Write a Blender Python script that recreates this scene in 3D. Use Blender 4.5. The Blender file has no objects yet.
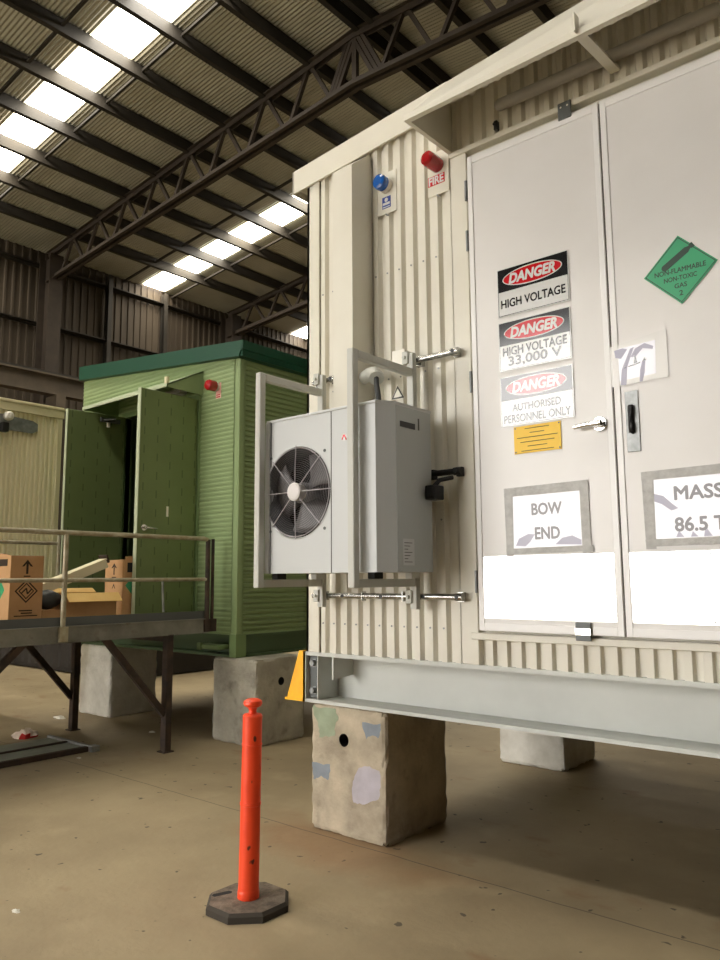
import bpy, math, random
from mathutils import Vector, Matrix
random.seed(7)
C = bpy.context.scene.collection
PI = math.pi
def rad(a): return math.radians(a)

# ------------------------------------------------------------------ materials
def lin(h):
    if isinstance(h, str):
        v = [int(h[i:i+2], 16)/255 for i in (0, 2, 4)]
    else:
        v = [c/255 for c in h]
    return tuple(c/12.92 if c <= .04045 else ((c+.055)/1.055)**2.4 for c in v) + (1,)

def mat(name, col, rough=.5, metal=0, var=None, scale=4, detail=4, bump=0, bscale=40, spec=.5, lo=.35, hi=.65, coat=0, stretch=None):
    m = bpy.data.materials.new(name); m.use_nodes = True
    nt = m.node_tree; b = nt.nodes['Principled BSDF']
    b.inputs['Base Color'].default_value = lin(col)
    b.inputs['Roughness'].default_value = rough
    b.inputs['Metallic'].default_value = metal
    b.inputs['Specular IOR Level'].default_value = spec
    if coat:
        b.inputs['Coat Weight'].default_value = coat
        b.inputs['Coat Roughness'].default_value = .06
    tc = nt.nodes.new('ShaderNodeTexCoord'); src = tc.outputs['Object']
    if stretch:
        mp = nt.nodes.new('ShaderNodeMapping'); mp.inputs['Scale'].default_value = stretch
        nt.links.new(src, mp.inputs['Vector']); src = mp.outputs['Vector']
    if var is not None:
        n = nt.nodes.new('ShaderNodeTexNoise'); n.inputs['Scale'].default_value = scale; n.inputs['Detail'].default_value = detail
        n.inputs['Roughness'].default_value = .6
        nt.links.new(src, n.inputs['Vector'])
        r = nt.nodes.new('ShaderNodeValToRGB')
        r.color_ramp.elements[0].position = lo; r.color_ramp.elements[1].position = hi
        r.color_ramp.elements[0].color = lin(col); r.color_ramp.elements[1].color = lin(var)
        nt.links.new(n.outputs['Fac'], r.inputs['Fac']); nt.links.new(r.outputs['Color'], b.inputs['Base Color'])
    if bump:
        n2 = nt.nodes.new('ShaderNodeTexNoise'); n2.inputs['Scale'].default_value = bscale; n2.inputs['Detail'].default_value = 5
        nt.links.new(src, n2.inputs['Vector'])
        bp = nt.nodes.new('ShaderNodeBump'); bp.inputs['Strength'].default_value = bump; bp.inputs['Distance'].default_value = .02
        nt.links.new(n2.outputs['Fac'], bp.inputs['Height']); nt.links.new(bp.outputs['Normal'], b.inputs['Normal'])
    return m

def overlay(m, col, mask_nodes):
    """mix a second colour into a material's base colour by a mask socket built by mask_nodes(nt)"""
    nt = m.node_tree; b = nt.nodes['Principled BSDF']
    mx = nt.nodes.new('ShaderNodeMixRGB'); mx.inputs['Color2'].default_value = lin(col)
    if b.inputs['Base Color'].is_linked:
        nt.links.new(b.inputs['Base Color'].links[0].from_socket, mx.inputs['Color1'])
    else:
        mx.inputs['Color1'].default_value = b.inputs['Base Color'].default_value
    nt.links.new(mask_nodes(nt), mx.inputs['Fac'])
    nt.links.new(mx.outputs['Color'], b.inputs['Base Color'])

def noise_mask(scale, lo, hi, stretch=(1, 1, 1), amount=1, detail=4, off=(0, 0, 0)):
    def f(nt):
        tc = nt.nodes.new('ShaderNodeTexCoord'); mp = nt.nodes.new('ShaderNodeMapping')
        mp.inputs['Scale'].default_value = stretch; mp.inputs['Location'].default_value = off
        nt.links.new(tc.outputs['Object'], mp.inputs['Vector'])
        n = nt.nodes.new('ShaderNodeTexNoise'); n.inputs['Scale'].default_value = scale; n.inputs['Detail'].default_value = detail
        nt.links.new(mp.outputs['Vector'], n.inputs['Vector'])
        mr = nt.nodes.new('ShaderNodeMapRange'); mr.inputs['From Min'].default_value = lo; mr.inputs['From Max'].default_value = hi
        mr.inputs['To Max'].default_value = amount
        nt.links.new(n.outputs['Fac'], mr.inputs['Value'])
        return mr.outputs['Result']
    return f

M = {}
M['cream'] = mat('cream_cladding_paint', 'dcd8ca', .42, var='d4cfc0', scale=1.5)
M['creamdoor'] = mat('door_paint', 'dedbd8', .36, var='d8d5d1', scale=1.2)
M['rim'] = mat('white_rim_paint', 'e6e4e2', .35)
M['beam'] = mat('grey_beam_paint', 'c6c8c2', .45, var='bdbfb9', scale=2)
M['seal'] = mat('dark_seal', '4a4844', .7)
M['black'] = mat('black_plastic', '0c0c0d', .45)
M['blackm'] = mat('black_matt', '111010', .8)
M['steel'] = mat('brushed_stainless', 'e9e9e9', .16, 1)
M['chrome'] = mat('galvanised_chrome', 'c9c9c6', .25, 1, var='8e8e8c', scale=25)
M['galv'] = mat('galvanised_grey', '9b9d9c', .45, .6, var='7d7f7e', scale=12)
M['dgrey'] = mat('dark_grey_steel', '5b5e5d', .5, .3)
M['ac'] = mat('light_grey_casing', 'bfc1c0', .38)
M['acside'] = mat('grey_side_panel', 'a9adab', .4)
M['frame'] = mat('bracket_grey_paint', 'bcbcb4', .45)
M['frame2'] = mat('cowl_grey', '55585a', .6)
M['fan'] = mat('fan_blade_grey', '5d5a5a', .5)
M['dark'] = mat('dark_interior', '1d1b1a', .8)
M['wire'] = mat('guard_wire', 'a39ea0', .45, .3)
M['hub'] = mat('hub_plastic', 'd4cfcd', .4)
M['yellow'] = mat('yellow_paint', 'ffbe1a', .4, var='f5ae12', scale=8)
M['concrete'] = mat('block_concrete', 'c3b69f', .9, var='9a8f7c', scale=3.5, detail=8, bump=.35, bscale=30)
overlay(M['concrete'], '7d7364', noise_mask(9, .58, .75, amount=.6, detail=6))
M['concrete2'] = mat('block_concrete_grey', 'b8b3a4', .9, var='969184', scale=3, detail=8, bump=.35, bscale=30)
overlay(M['concrete2'], '5e5b50', noise_mask(7, .56, .75, amount=.6, detail=6))
M['concrete3'] = mat('block_concrete_pale', 'e8e5dc', .9, var='c8c4b8', scale=3, detail=8, bump=.3, bscale=30)
M['pgreen'] = mat('patch_green', '9aa58c', .85, var='8a957c', scale=9)
M['pblue'] = mat('patch_blue_grey', '8a939c', .85, var='7d858e', scale=9)
M['plilac'] = mat('patch_lilac', 'b9b4bc', .85, var='adA7ae', scale=9)
M['orange'] = mat('orange_plastic', 'ff4f22', .42, var='f5471f', scale=6)
overlay(M['orange'], '2a1512', noise_mask(14, .655, .67, stretch=(1, 1, .55), amount=.9, detail=2, off=(3.1, 0, .2)))
M['rubber'] = mat('dusty_rubber', '85786a', .9, var='574d42', scale=12, bump=.3, bscale=120)
M['rubber2'] = mat('black_rubber_edge', '3d372f', .9)
M['green'] = mat('green_cladding_paint', '8b9e70', .45, var='839668', scale=1)
M['greenleaf'] = mat('green_door_lining', '6e7d4d', .5, var='677547', scale=2)
def dashes(nt):
    """regular rows of short upright perforation marks in the door lining"""
    tc = nt.nodes.new('ShaderNodeTexCoord'); sx = nt.nodes.new('ShaderNodeSeparateXYZ'); nt.links.new(tc.outputs['Object'], sx.inputs['Vector'])
    def m(op, a, b=None):
        n = nt.nodes.new('ShaderNodeMath'); n.operation = op
        for k, v in enumerate((a, b)):
            if v is None: continue
            if isinstance(v, (int, float)): n.inputs[k].default_value = v
            else: nt.links.new(v, n.inputs[k])
        return n.outputs[0]
    u = m('DIVIDE', m('ADD', sx.outputs['Y'], 20.03), .165); col = m('FLOOR', u)
    v = m('ADD', m('DIVIDE', m('ADD', sx.outputs['Z'], 20), .20), m('MULTIPLY', col, .37))
    return m('MULTIPLY', m('MULTIPLY', m('LESS_THAN', m('FRACT', u), .085), m('LESS_THAN', m('FRACT', v), .42)), .6)
overlay(M['greenleaf'], '3f4d29', dashes)
M['greentrim'] = mat('dark_green_gutter_paint', '0f4330', .45)
M['greenedge'] = mat('pale_green_edge', 'b9c2a4', .45)
M['greenframe'] = mat('green_frame_paint', '6f8556', .45)
M['greenshade'] = mat('green_base_shade', '4a5d40', .5)  # frame green darkened to paint in the shade on the base rail
M['shadebox'] = mat('shade_container_dark', '2e2822', .8, var='241f1a', scale=2)  # dark colour of the added container
M['pink'] = mat('faded_pink_label', 'e3b0a6', .5)
M['txtmat'] = mat('matt_dark_ink', '4a3d18', .7)
M['beige'] = mat('beige_cladding_paint', 'eee5c0', .45)
M['beige2'] = mat('beige_trim_paint', 'd9cfa9', .45)
M['plat'] = mat('weathered_grey_steel', '8b8a80', .6, .2, var='6d6b63', scale=3, detail=6)
overlay(M['plat'], '5b4330', noise_mask(7, .62, .72, amount=.5))
M['rust'] = mat('dark_rusty_steel', '4a382c', .75, .1, var='2f2722', scale=7)
M['railm'] = mat('galvanised_rail', 'b3ac96', .5, .3, var='94886c', scale=9)
M['card'] = mat('brown_cardboard', 'c2976a', .85, var='b68c5f', scale=5)
M['card2'] = mat('lit_cardboard_and_tape', 'e0bd78', .85, var='d9b26c', scale=5)  # flaps coloured pale as if lit; packing tape shares the colour
M['foam'] = mat('pale_packing_board', 'd9d0b0', .85)
M['ink'] = mat('dark_brown_print', '33261a', .85)
M['tape'] = mat('grey_duct_tape', 'b9b8b4', .45, var='a9a7a3', scale=20, bump=.3, bscale=60)
M['papr'] = mat('sleeved_white_paper', 'e2e1ea', .13, spec=.6)
M['reflstroke'] = mat('lilac_painted_reflection', 'a9a7ba', .35)  # reflections along the sleeve creases, put in as colour
M['clear'] = mat('milky_clear_tape', 'dcdad6', .25)
M['txtgrey'] = mat('grey_ink', '77757a', .3)
M['txtblack'] = mat('black_ink', '1c1a1a', .13, spec=.8)
M['swhite'] = mat('sign_white', 'd6d6d4', .13, spec=.8)
M['sblack'] = mat('sign_black', '0d0d0e', .13, spec=.8)
M['sred'] = mat('sign_red', 'c4101c', .13, spec=.8)
M['syellow'] = mat('sign_yellow', 'eec22c', .5)
M['sgreen'] = mat('sign_green', '2f9a68', .4)
M['sdgreen'] = mat('sign_dark_print', '1d3a2c', .5)
M['sblue'] = mat('sign_blue', '23408f', .35)
M['lensred'] = mat('red_lens', 'a01018', .15, coat=.5)
M['lensblue'] = mat('blue_lens', '0f55a8', .15, coat=.5)
M['lampgrey'] = mat('grey_batten_plastic', 'a09c94', .35)
M['white'] = mat('white_plastic', 'e6e2d6', .4)
M['sheet'] = mat('roof_sheet', 'a8a494', .6, .1, var='9a9686', scale=.8, detail=6)
M['steelbrown'] = mat('brown_structural_steel', '3d332a', .7, .1, var='322a23', scale=3)
M['purlin'] = mat('dark_purlin_steel', '2c2721', .7, .1, var='25211c', scale=3)
M['wallsheet'] = mat('grimy_wall_sheet', '4a4034', .8, var='3a3127', scale=1.2, detail=6, stretch=(1, 1, .25))
M['cranem'] = mat('crane_beam_steel', '564b3d', .7, var='483f34', scale=2)
M['rag'] = mat('pale_cloth', 'd8c6b8', .9)
M['ragred'] = mat('red_cloth', 'b5221c', .9)
M['scrap'] = mat('paper_scrap', 'd8d4c8', .9)
M['frame_floor'] = mat('greenish_steel_sheet', 'a0a497', .6, .2, var='8c9085', scale=6)
M['cable'] = mat('dark_cable', '2c2e2f', .5)

# floor concrete
def floor_mat():
    m = mat('shed_floor_concrete', 'a89879', .62, var='8f7f64', scale=.9, detail=9, bump=.12, bscale=25, spec=.4, lo=.3, hi=.7)
    overlay(m, '6b5d49', noise_mask(.45, .5, .72, amount=.65, detail=8, off=(5.3, 2.2, 0)))
    overlay(m, 'b09f80', noise_mask(2.2, .58, .72, amount=.5, detail=6))
    overlay(m, '7f5a38', noise_mask(1.7, .63, .75, stretch=(1, 1.8, 1), amount=.6, detail=5, off=(1.9, 7.1, 0)))
    def rust(nt):
        tc = nt.nodes.new('ShaderNodeTexCoord'); mp = nt.nodes.new('ShaderNodeMapping')
        mp.inputs['Location'].default_value = (-.35, .35, 0); mp.inputs['Scale'].default_value = (.9, 2.2, 1)
        nt.links.new(tc.outputs['Object'], mp.inputs['Vector'])
        n = nt.nodes.new('ShaderNodeTexNoise'); n.inputs['Scale'].default_value = 2.5; n.inputs['Detail'].default_value = 6
        nt.links.new(tc.outputs['Object'], n.inputs['Vector'])
        ln = nt.nodes.new('ShaderNodeVectorMath'); ln.operation = 'LENGTH'; nt.links.new(mp.outputs['Vector'], ln.inputs[0])
        ad = nt.nodes.new('ShaderNodeMath'); ad.operation = 'MULTIPLY_ADD'; ad.inputs[1].default_value = -1.4
        nt.links.new(n.outputs['Fac'], ad.inputs[0]); nt.links.new(ln.outputs['Value'], ad.inputs[2])
        mr = nt.nodes.new('ShaderNodeMapRange'); mr.inputs['From Min'].default_value = .25; mr.inputs['From Max'].default_value = -.35
        mr.inputs['To Max'].default_value = .42; nt.links.new(ad.outputs[0], mr.inputs['Value'])
        return mr.outputs['Result']
    overlay(m, '8a5c36', rust)
    overlay(m, '3c342a', noise_mask(11, .7, .73, amount=.8, detail=2, off=(.4, .1, 0)))
    # saw-cut joint along the front of the near block
    nt = m.node_tree
    def joint(nt):
        tc = nt.nodes.new('ShaderNodeTexCoord'); n = nt.nodes.new('ShaderNodeTexNoise')
        n.inputs['Scale'].default_value = 3; nt.links.new(tc.outputs['Object'], n.inputs['Vector'])
        sx = nt.nodes.new('ShaderNodeSeparateXYZ'); nt.links.new(tc.outputs['Object'], sx.inputs['Vector'])
        a = nt.nodes.new('ShaderNodeMath'); a.operation = 'MULTIPLY_ADD'; a.inputs[1].default_value = .03
        nt.links.new(n.outputs['Fac'], a.inputs[0]); nt.links.new(sx.outputs['Y'], a.inputs[2])
        outs = []
        for y0 in (-.06, 6.0, 12.0):
            s = nt.nodes.new('ShaderNodeMath'); s.operation = 'SUBTRACT'; s.inputs[1].default_value = y0
            nt.links.new(a.outputs[0], s.inputs[0])
            ab = nt.nodes.new('ShaderNodeMath'); ab.operation = 'ABSOLUTE'; nt.links.new(s.outputs[0], ab.inputs[0])
            lt = nt.nodes.new('ShaderNodeMath'); lt.operation = 'LESS_THAN'; lt.inputs[1].default_value = .005
            nt.links.new(ab.outputs[0], lt.inputs[0]); outs.append(lt.outputs[0])
        s1 = nt.nodes.new('ShaderNodeMath'); s1.operation = 'MAXIMUM'
        nt.links.new(outs[0], s1.inputs[0]); nt.links.new(outs[1], s1.inputs[1])
        s2 = nt.nodes.new('ShaderNodeMath'); s2.operation = 'MULTIPLY'; s2.inputs[1].default_value = .7
        nt.links.new(s1.outputs[0], s2.inputs[0])
        return s2.outputs[0]
    overlay(m, '50463a', joint)
    return m
M['floor'] = floor_mat()
M['apron'] = mat('outdoor_concrete', 'c9c4b8', .8, var='b9b4a8', scale=.6)

SKY = 14.0       # brightness of the overcast sky outside
SKYL = 35.0     # daylight carried by the translucent roof sheets
def sky_sheet():
    m = bpy.data.materials.new('translucent_roof_sheet'); m.use_nodes = True
    nt = m.node_tree; nt.nodes.clear()
    o = nt.nodes.new('ShaderNodeOutputMaterial'); e = nt.nodes.new('ShaderNodeEmission')
    tc = nt.nodes.new('ShaderNodeTexCoord'); n = nt.nodes.new('ShaderNodeTexNoise')
    n.inputs['Scale'].default_value = .7; n.inputs['Detail'].default_value = 5
    nt.links.new(tc.outputs['Object'], n.inputs['Vector'])
    r = nt.nodes.new('ShaderNodeValToRGB')
    r.color_ramp.elements[0].position = .4; r.color_ramp.elements[1].position = .62
    r.color_ramp.elements[0].color = (1, .955, .85, 1); r.color_ramp.elements[1].color = (1, .88, .66, 1)
    nt.links.new(n.outputs['Fac'], r.inputs['Fac']); nt.links.new(r.outputs['Color'], e.inputs['Color'])
    e.inputs['Strength'].default_value = SKYL
    nt.links.new(e.outputs[0], o.inputs['Surface'])
    return m
M['skyl'] = sky_sheet()

# ------------------------------------------------------------------ mesh builder (world coordinates)
class MB:
    def __init__(s): s.v = []; s.f = []; s.m = []; s.sm = []; s.T = None
    def add(s, vs, fs, m=0, smooth=False):
        o = len(s.v)
        s.v += [tuple(s.T @ Vector(v)) if s.T else tuple(v) for v in vs]
        for f in fs: s.f.append([o+i for i in f]); s.m.append(m); s.sm.append(smooth)
        return s
    def box(s, a, b, m=0):
        x0, y0, z0 = [min(p, q) for p, q in zip(a, b)]; x1, y1, z1 = [max(p, q) for p, q in zip(a, b)]
        vs = [(x0,y0,z0),(x1,y0,z0),(x1,y1,z0),(x0,y1,z0),(x0,y0,z1),(x1,y0,z1),(x1,y1,z1),(x0,y1,z1)]
        return s.add(vs, [(3,2,1,0),(4,5,6,7),(0,1,5,4),(1,2,6,5),(2,3,7,6),(3,0,4,7)], m)
    def cbox(s, a, b, c=.004, m=0):
        """box with chamfered edges"""
        lo = [min(p, q) for p, q in zip(a, b)]; hi = [max(p, q) for p, q in zip(a, b)]
        c = min([c]+[(h-l)*.3 for l, h in zip(lo, hi)])
        vs = []; idx = {}
        for sx in (0,1):
            for sy in (0,1):
                for sz in (0,1):
                    cor = (hi[0] if sx else lo[0], hi[1] if sy else lo[1], hi[2] if sz else lo[2])
                    d = (-c if sx else c, -c if sy else c, -c if sz else c)
                    for k in range(3):
                        p = [cor[i]+(0 if i == k else d[i]) for i in range(3)]
                        idx[(sx,sy,sz,k)] = len(vs); vs.append(tuple(p))
        fs = []
        for k in range(3):
            o1, o2 = [i for i in range(3) if i != k]
            for sg in (0,1):
                q = []
                for u, w in ((0,0),(1,0),(1,1),(0,1)):
                    key = [0,0,0]; key[k] = sg; key[o1] = u; key[o2] = w
                    q.append(idx[(key[0],key[1],key[2],k)])
                flip = (sg == 0) != (k == 1)
                fs.append(q[::-1] if flip else q)
        for k in range(3):      # edges along axis k
            o1, o2 = [i for i in range(3) if i != k]
            for u in (0,1):
                for w in (0,1):
                    def key(e, f):
                        t = [0,0,0]; t[k] = e; t[o1] = u; t[o2] = w
                        return idx[(t[0],t[1],t[2],f)]
                    fs.append([key(0,o1), key(1,o1), key(1,o2), key(0,o2)])
        for sx in (0,1):
            for sy in (0,1):
                for sz in (0,1): fs.append([idx[(sx,sy,sz,k)] for k in range(3)])
        return s.add(vs, fs, m)
    def prism(s, poly, ax, a, b, m=0, smooth=False):
        """extrude a 2D polygon along axis ax (0: poly is (y,z); 1: (x,z); 2: (x,y))"""
        def P(p, t):
            return (t, p[0], p[1]) if ax == 0 else (p[0], t, p[1]) if ax == 1 else (p[0], p[1], t)
        n = len(poly); vs = [P(p, a) for p in poly]+[P(p, b) for p in poly]
        s.add(vs, [(i, (i+1) % n, n+(i+1) % n, n+i) for i in range(n)], m, smooth)
        s.add(vs, [tuple(range(n))[::-1], tuple(range(n, 2*n))], m)
        return s
    def tube(s, pts, r, n=10, m=0, cap=True):
        pts = [Vector(p) for p in pts]; rings = []
        ref = Vector((0,0,1)); d0 = (pts[1]-pts[0]).normalized()
        if abs(d0.dot(ref)) > .9: ref = Vector((1,0,0))
        for i, p in enumerate(pts):
            d = (pts[min(i+1, len(pts)-1)]-pts[max(i-1, 0)]).normalized()
            a = d.cross(ref).normalized(); b = d.cross(a).normalized()
            rr = r[i] if isinstance(r, (list, tuple)) else r
            rings.append([tuple(p+rr*(math.cos(2*PI*k/n)*a+math.sin(2*PI*k/n)*b)) for k in range(n)])
        vs = [v for q in rings for v in q]; fs = []
        for i in range(len(pts)-1):
            for k in range(n): fs.append((i*n+k, i*n+(k+1) % n, (i+1)*n+(k+1) % n, (i+1)*n+k))
        s.add(vs, fs, m, True)
        if cap: s.add(vs, [tuple(range(n)), tuple(range((len(pts)-1)*n, len(pts)*n))], m)
        return s
    def bar(s, p, q, w, h, m=0, up=(0,0,1)):
        """rectangular bar between two points"""
        p = Vector(p); q = Vector(q); d = (q-p).normalized(); a = d.cross(Vector(up)).normalized(); b = a.cross(d).normalized()
        vs = []
        for e in (p, q):
            for i, j in ((-1,-1),(1,-1),(1,1),(-1,1)): vs.append(tuple(e+a*i*w/2+b*j*h/2))
        return s.add(vs, [(0,1,2,3),(7,6,5,4),(0,4,5,1),(1,5,6,2),(2,6,7,3),(3,7,4,0)], m)
    def lathe(s, prof, n=32, m=0, c=(0,0,0), axis=2, smooth=True, ms=None):
        vs = []
        for r, h in prof:
            for k in range(n):
                a = 2*PI*k/n; u, w = r*math.cos(a), r*math.sin(a)
                p = (u, w, h) if axis == 2 else (u, h, w) if axis == 1 else (h, u, w)
                vs.append((p[0]+c[0], p[1]+c[1], p[2]+c[2]))
        for i in range(len(prof)-1):
            s.add(vs, [(i*n+k, i*n+(k+1) % n, (i+1)*n+(k+1) % n, (i+1)*n+k) for k in range(n)], ms[i] if ms else m, smooth)
        return s
    def disc(s, c, r, axis, n=32, m=0, rx=None):
        rx = rx or r; vs = []
        for k in range(n):
            a = 2*PI*k/n; u, w = rx*math.cos(a), r*math.sin(a)
            p = (u, w, 0) if axis == 2 else (u, 0, w) if axis == 1 else (0, u, w)
            vs.append((c[0]+p[0], c[1]+p[1], c[2]+p[2]))
        return s.add(vs, [tuple(range(n))], m)
    def ring(s, c, R, r, axis, n=48, k=6, m=0):
        pts = []
        vs = []
        for i in range(n):
            a = 2*PI*i/n
            for j in range(k):
                b = 2*PI*j/k; q = R+r*math.cos(b); h = r*math.sin(b); u, w = q*math.cos(a), q*math.sin(a)
                p = (u, w, h) if axis == 2 else (u, h, w) if axis == 1 else (h, u, w)
                vs.append((c[0]+p[0], c[1]+p[1], c[2]+p[2]))
        fs = [(i*k+j, ((i+1) % n)*k+j, ((i+1) % n)*k+(j+1) % k, i*k+(j+1) % k) for i in range(n) for j in range(k)]
        return s.add(vs, fs, m, True)
    def hole_face(s, u0, u1, w0, w1, cu, cw, r, P, m=0, n=64):
        """flat rectangle with a round hole; P(u,w) -> xyz"""
        angs = sorted({2*PI*k/n for k in range(n)} | {math.atan2(w-cw, u-cu) % (2*PI) for u in (u0,u1) for w in (w0,w1)})
        inn, out = [], []
        for a in angs:
            c, q = math.cos(a), math.sin(a); inn.append(P(cu+r*c, cw+r*q)); t = 1e9
            if c > 1e-9: t = min(t, (u1-cu)/c)
            if c < -1e-9: t = min(t, (u0-cu)/c)
            if q > 1e-9: t = min(t, (w1-cw)/q)
            if q < -1e-9: t = min(t, (w0-cw)/q)
            out.append(P(cu+t*c, cw+t*q))
        k = len(angs)
        return s.add(inn+out, [(i, (i+1) % k, k+(i+1) % k, k+i) for i in range(k)], m)
    def ribs(s, u0, u1, v0, v1, pitch, depth, F, m=0, crest=.38, slope=.17, sine=False, seg=6, clip=None):
        """profiled sheet: crests at d=0, pans at d=-depth, F(u,d,v) -> xyz"""
        pr = []; n = int(math.ceil((u1-u0)/pitch))
        for i in range(n):
            if sine: pr += [(u0+(i+k/seg)*pitch, -depth/2*(1-math.cos(2*PI*k/seg))) for k in range(seg)]
            else: pr += [(u0+(i+t)*pitch, d) for t, d in ((0,0),(crest,0),(crest+slope,-depth),(1-slope,-depth))]
        pr.append((u0+n*pitch, 0)); pr = [p for p in pr if p[0] <= u1+1e-6]
        for (ua, da), (ub, db) in zip(pr, pr[1:]):
            a0, a1 = (v0, v1) if clip is None else clip(ua, v0, v1)
            b0, b1 = (v0, v1) if clip is None else clip(ub, v0, v1)
            if a1-a0 < .001 and b1-b0 < .001: continue
            s.add([F(ua,da,a0), F(ub,db,b0), F(ub,db,b1), F(ua,da,a1)], [(0,1,2,3)], m, sine)
        return s
    def build(s, name, ms, parent=None, origin=None, bevel=0):
        org = Vector(origin) if origin is not None else Vector(parent['o']) if parent is not None else Vector((0,0,0))
        me = bpy.data.meshes.new(name)
        me.from_pydata([tuple(Vector(v)-org) for v in s.v], [], s.f)
        for m in (ms if isinstance(ms, (list, tuple)) else [ms]): me.materials.append(M[m])
        me.polygons.foreach_set('material_index', s.m); me.polygons.foreach_set('use_smooth', s.sm)
        me.update()
        o = bpy.data.objects.new(name, me); C.objects.link(o)
        if parent is not None: o.parent = parent; ORG[o.name] = tuple(org)
        else: o.location = org
        if bevel:
            b = o.modifiers.new('edge', 'BEVEL'); b.width = bevel; b.segments = 2; b.limit_method = 'ANGLE'
        return o
ORG = {}
class Ref(dict): pass

def tag(o, label, cat, group=None):
    o['label'] = label; o['category'] = cat
    if group: o['group'] = group
    return o
class Root:
    """a thing's Empty together with its origin"""
    pass
def thing(name, label, cat, loc, group=None):
    o = bpy.data.objects.new(name, None); o.empty_display_size = .1; C.objects.link(o); o.location = loc
    tag(o, label, cat, group); ORG[o.name] = tuple(loc)
    return o
def part(mb, name, ms, parent, bevel=0, label=None):
    o = mb.build(name, ms, None, origin=ORG[parent.name], bevel=bevel)
    o.location = (0,0,0); o.parent = parent; ORG[o.name] = ORG[parent.name]
    if label: o['label'] = label
    return o
def solo(mb, name, ms, label, cat, origin, group=None, bevel=0):
    return tag(mb.build(name, ms, None, origin=origin, bevel=bevel), label, cat, group)
def struct(mb, name, ms):
    o = mb.build(name, ms); o['kind'] = 'structure'; return o
def copy_tree(o, parent=None):
    c = o.copy(); C.objects.link(c)
    if parent is not None: c.parent = parent
    ORG[c.name] = ORG[o.name]
    for ch in list(o.children): copy_tree(ch, c)
    return c

FACE_Y = Matrix(((1,0,0),(0,0,-1),(0,1,0)))     # text plane facing -y
FACE_X = Matrix(((0,0,1),(1,0,0),(0,1,0)))      # text plane facing +x
def letters(txt, pos, width, height, face=FACE_Y, bold=0, shear=0, rot=0, depth=.0006):
    """a run of lettering as mesh data, centred on pos and scaled to width x cap height"""
    cu = bpy.data.curves.new('t', 'FONT'); cu.body = txt; cu.size = 1; cu.shear = shear; cu.resolution_u = 3
    o = bpy.data.objects.new('t', cu); C.objects.link(o)
    dg = bpy.context.evaluated_depsgraph_get(); dg.update()
    me = bpy.data.meshes.new_from_object(o.evaluated_get(dg))
    vs = [v.co.copy() for v in me.vertices]; fs = [tuple(p.vertices) for p in me.polygons]
    bpy.data.objects.remove(o); bpy.data.curves.remove(cu); bpy.data.meshes.remove(me)
    x0 = min(v.x for v in vs); x1 = max(v.x for v in vs); y0 = min(v.y for v in vs); y1 = max(v.y for v in vs)
    R = Matrix.Rotation(rot, 3, 'Z'); mb = MB()
    out = []
    for v in vs:
        p = R @ Vector(((v.x-(x0+x1)/2)*width/(x1-x0), (v.y-(y0+y1)/2)*height/(y1-y0), 0))
        out.append(tuple(Vector(pos)+face @ p))
    mb.add(out, fs)
    nrm = face @ Vector((0,0,1))
    if bold:
        base = list(out); d = bold*height; k = len(base)
        for j, (dx, dy) in enumerate(((d, 0), (-d, 0), (0, d), (0, -d), (d*.7, d*.7), (-d*.7, -d*.7), (d*.7, -d*.7), (-d*.7, d*.7))):
            mb.add([tuple(Vector(v)+face @ Vector((dx, dy, -.00003*(j+1)))) for v in base], fs)
        out = list(mb.v)
    n = len(out)
    mb.v += [tuple(Vector(v)-nrm*depth) for v in out]      # thickness of the print behind the face
    return mb
def join(*mbs):
    r = MB()
    for k, b in enumerate(mbs):
        o = len(r.v); r.v += b.v
        for f, m, sm in zip(b.f, b.m, b.sm): r.f.append([o+i for i in f]); r.m.append(m); r.sm.append(sm)
    return r

# ================================================================== THE SHED
XW, XR, XE = -15.0, -4.0, 7.6         # left wall, ridge, right wall
YF, YB = -15.0, 27.0
ZE = 10.325; SL = .0875
def roofz(x): return ZE+SL*(x-XW) if x <= XR else ZE+SL*(2*XR-x-XW)
SKY_Y = [-3.75, 2.27, 8.28, 14.35, 20.4]
struct(MB().box((XW-.3, YF, -.2), (XE+.3, YB, 0)), 'floor', 'floor')
mb = MB()
for xa, xb in ((XW, XR), (XR, XE)):
    xa = XW-.4 if xa == XW else xa; xb = XE+.4 if xb == XE else xb
    seg = [YF]+[y for s in SKY_Y for y in (s+.03, s+.72)]+[YB]
    if xb > XR: seg = [YF, -3.72, -3.03, YB]
    for ya, yb in zip(seg[::2], seg[1::2]):
        mb.ribs(ya, yb, xa, xb, .0762, .018, lambda u, d, v: (v, u, roofz(v)-d), sine=True)
struct(mb, 'ceiling', 'sheet')
n = 0
for s in SKY_Y:
    for xa, xb in ((XW+.15, XR-.15),)+(((XR+.15, -.2),) if s < 0 else ()):
        n += 1
        m_ = MB().add([(xa, s, roofz(xa)-.026), (xb, s, roofz(xb)-.026), (xb, s+.75, roofz(xb)-.026), (xa, s+.75, roofz(xa)-.026)], [(0,1,2,3)])
        struct(m_, 'window_%d' % n, 'skyl')
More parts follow.
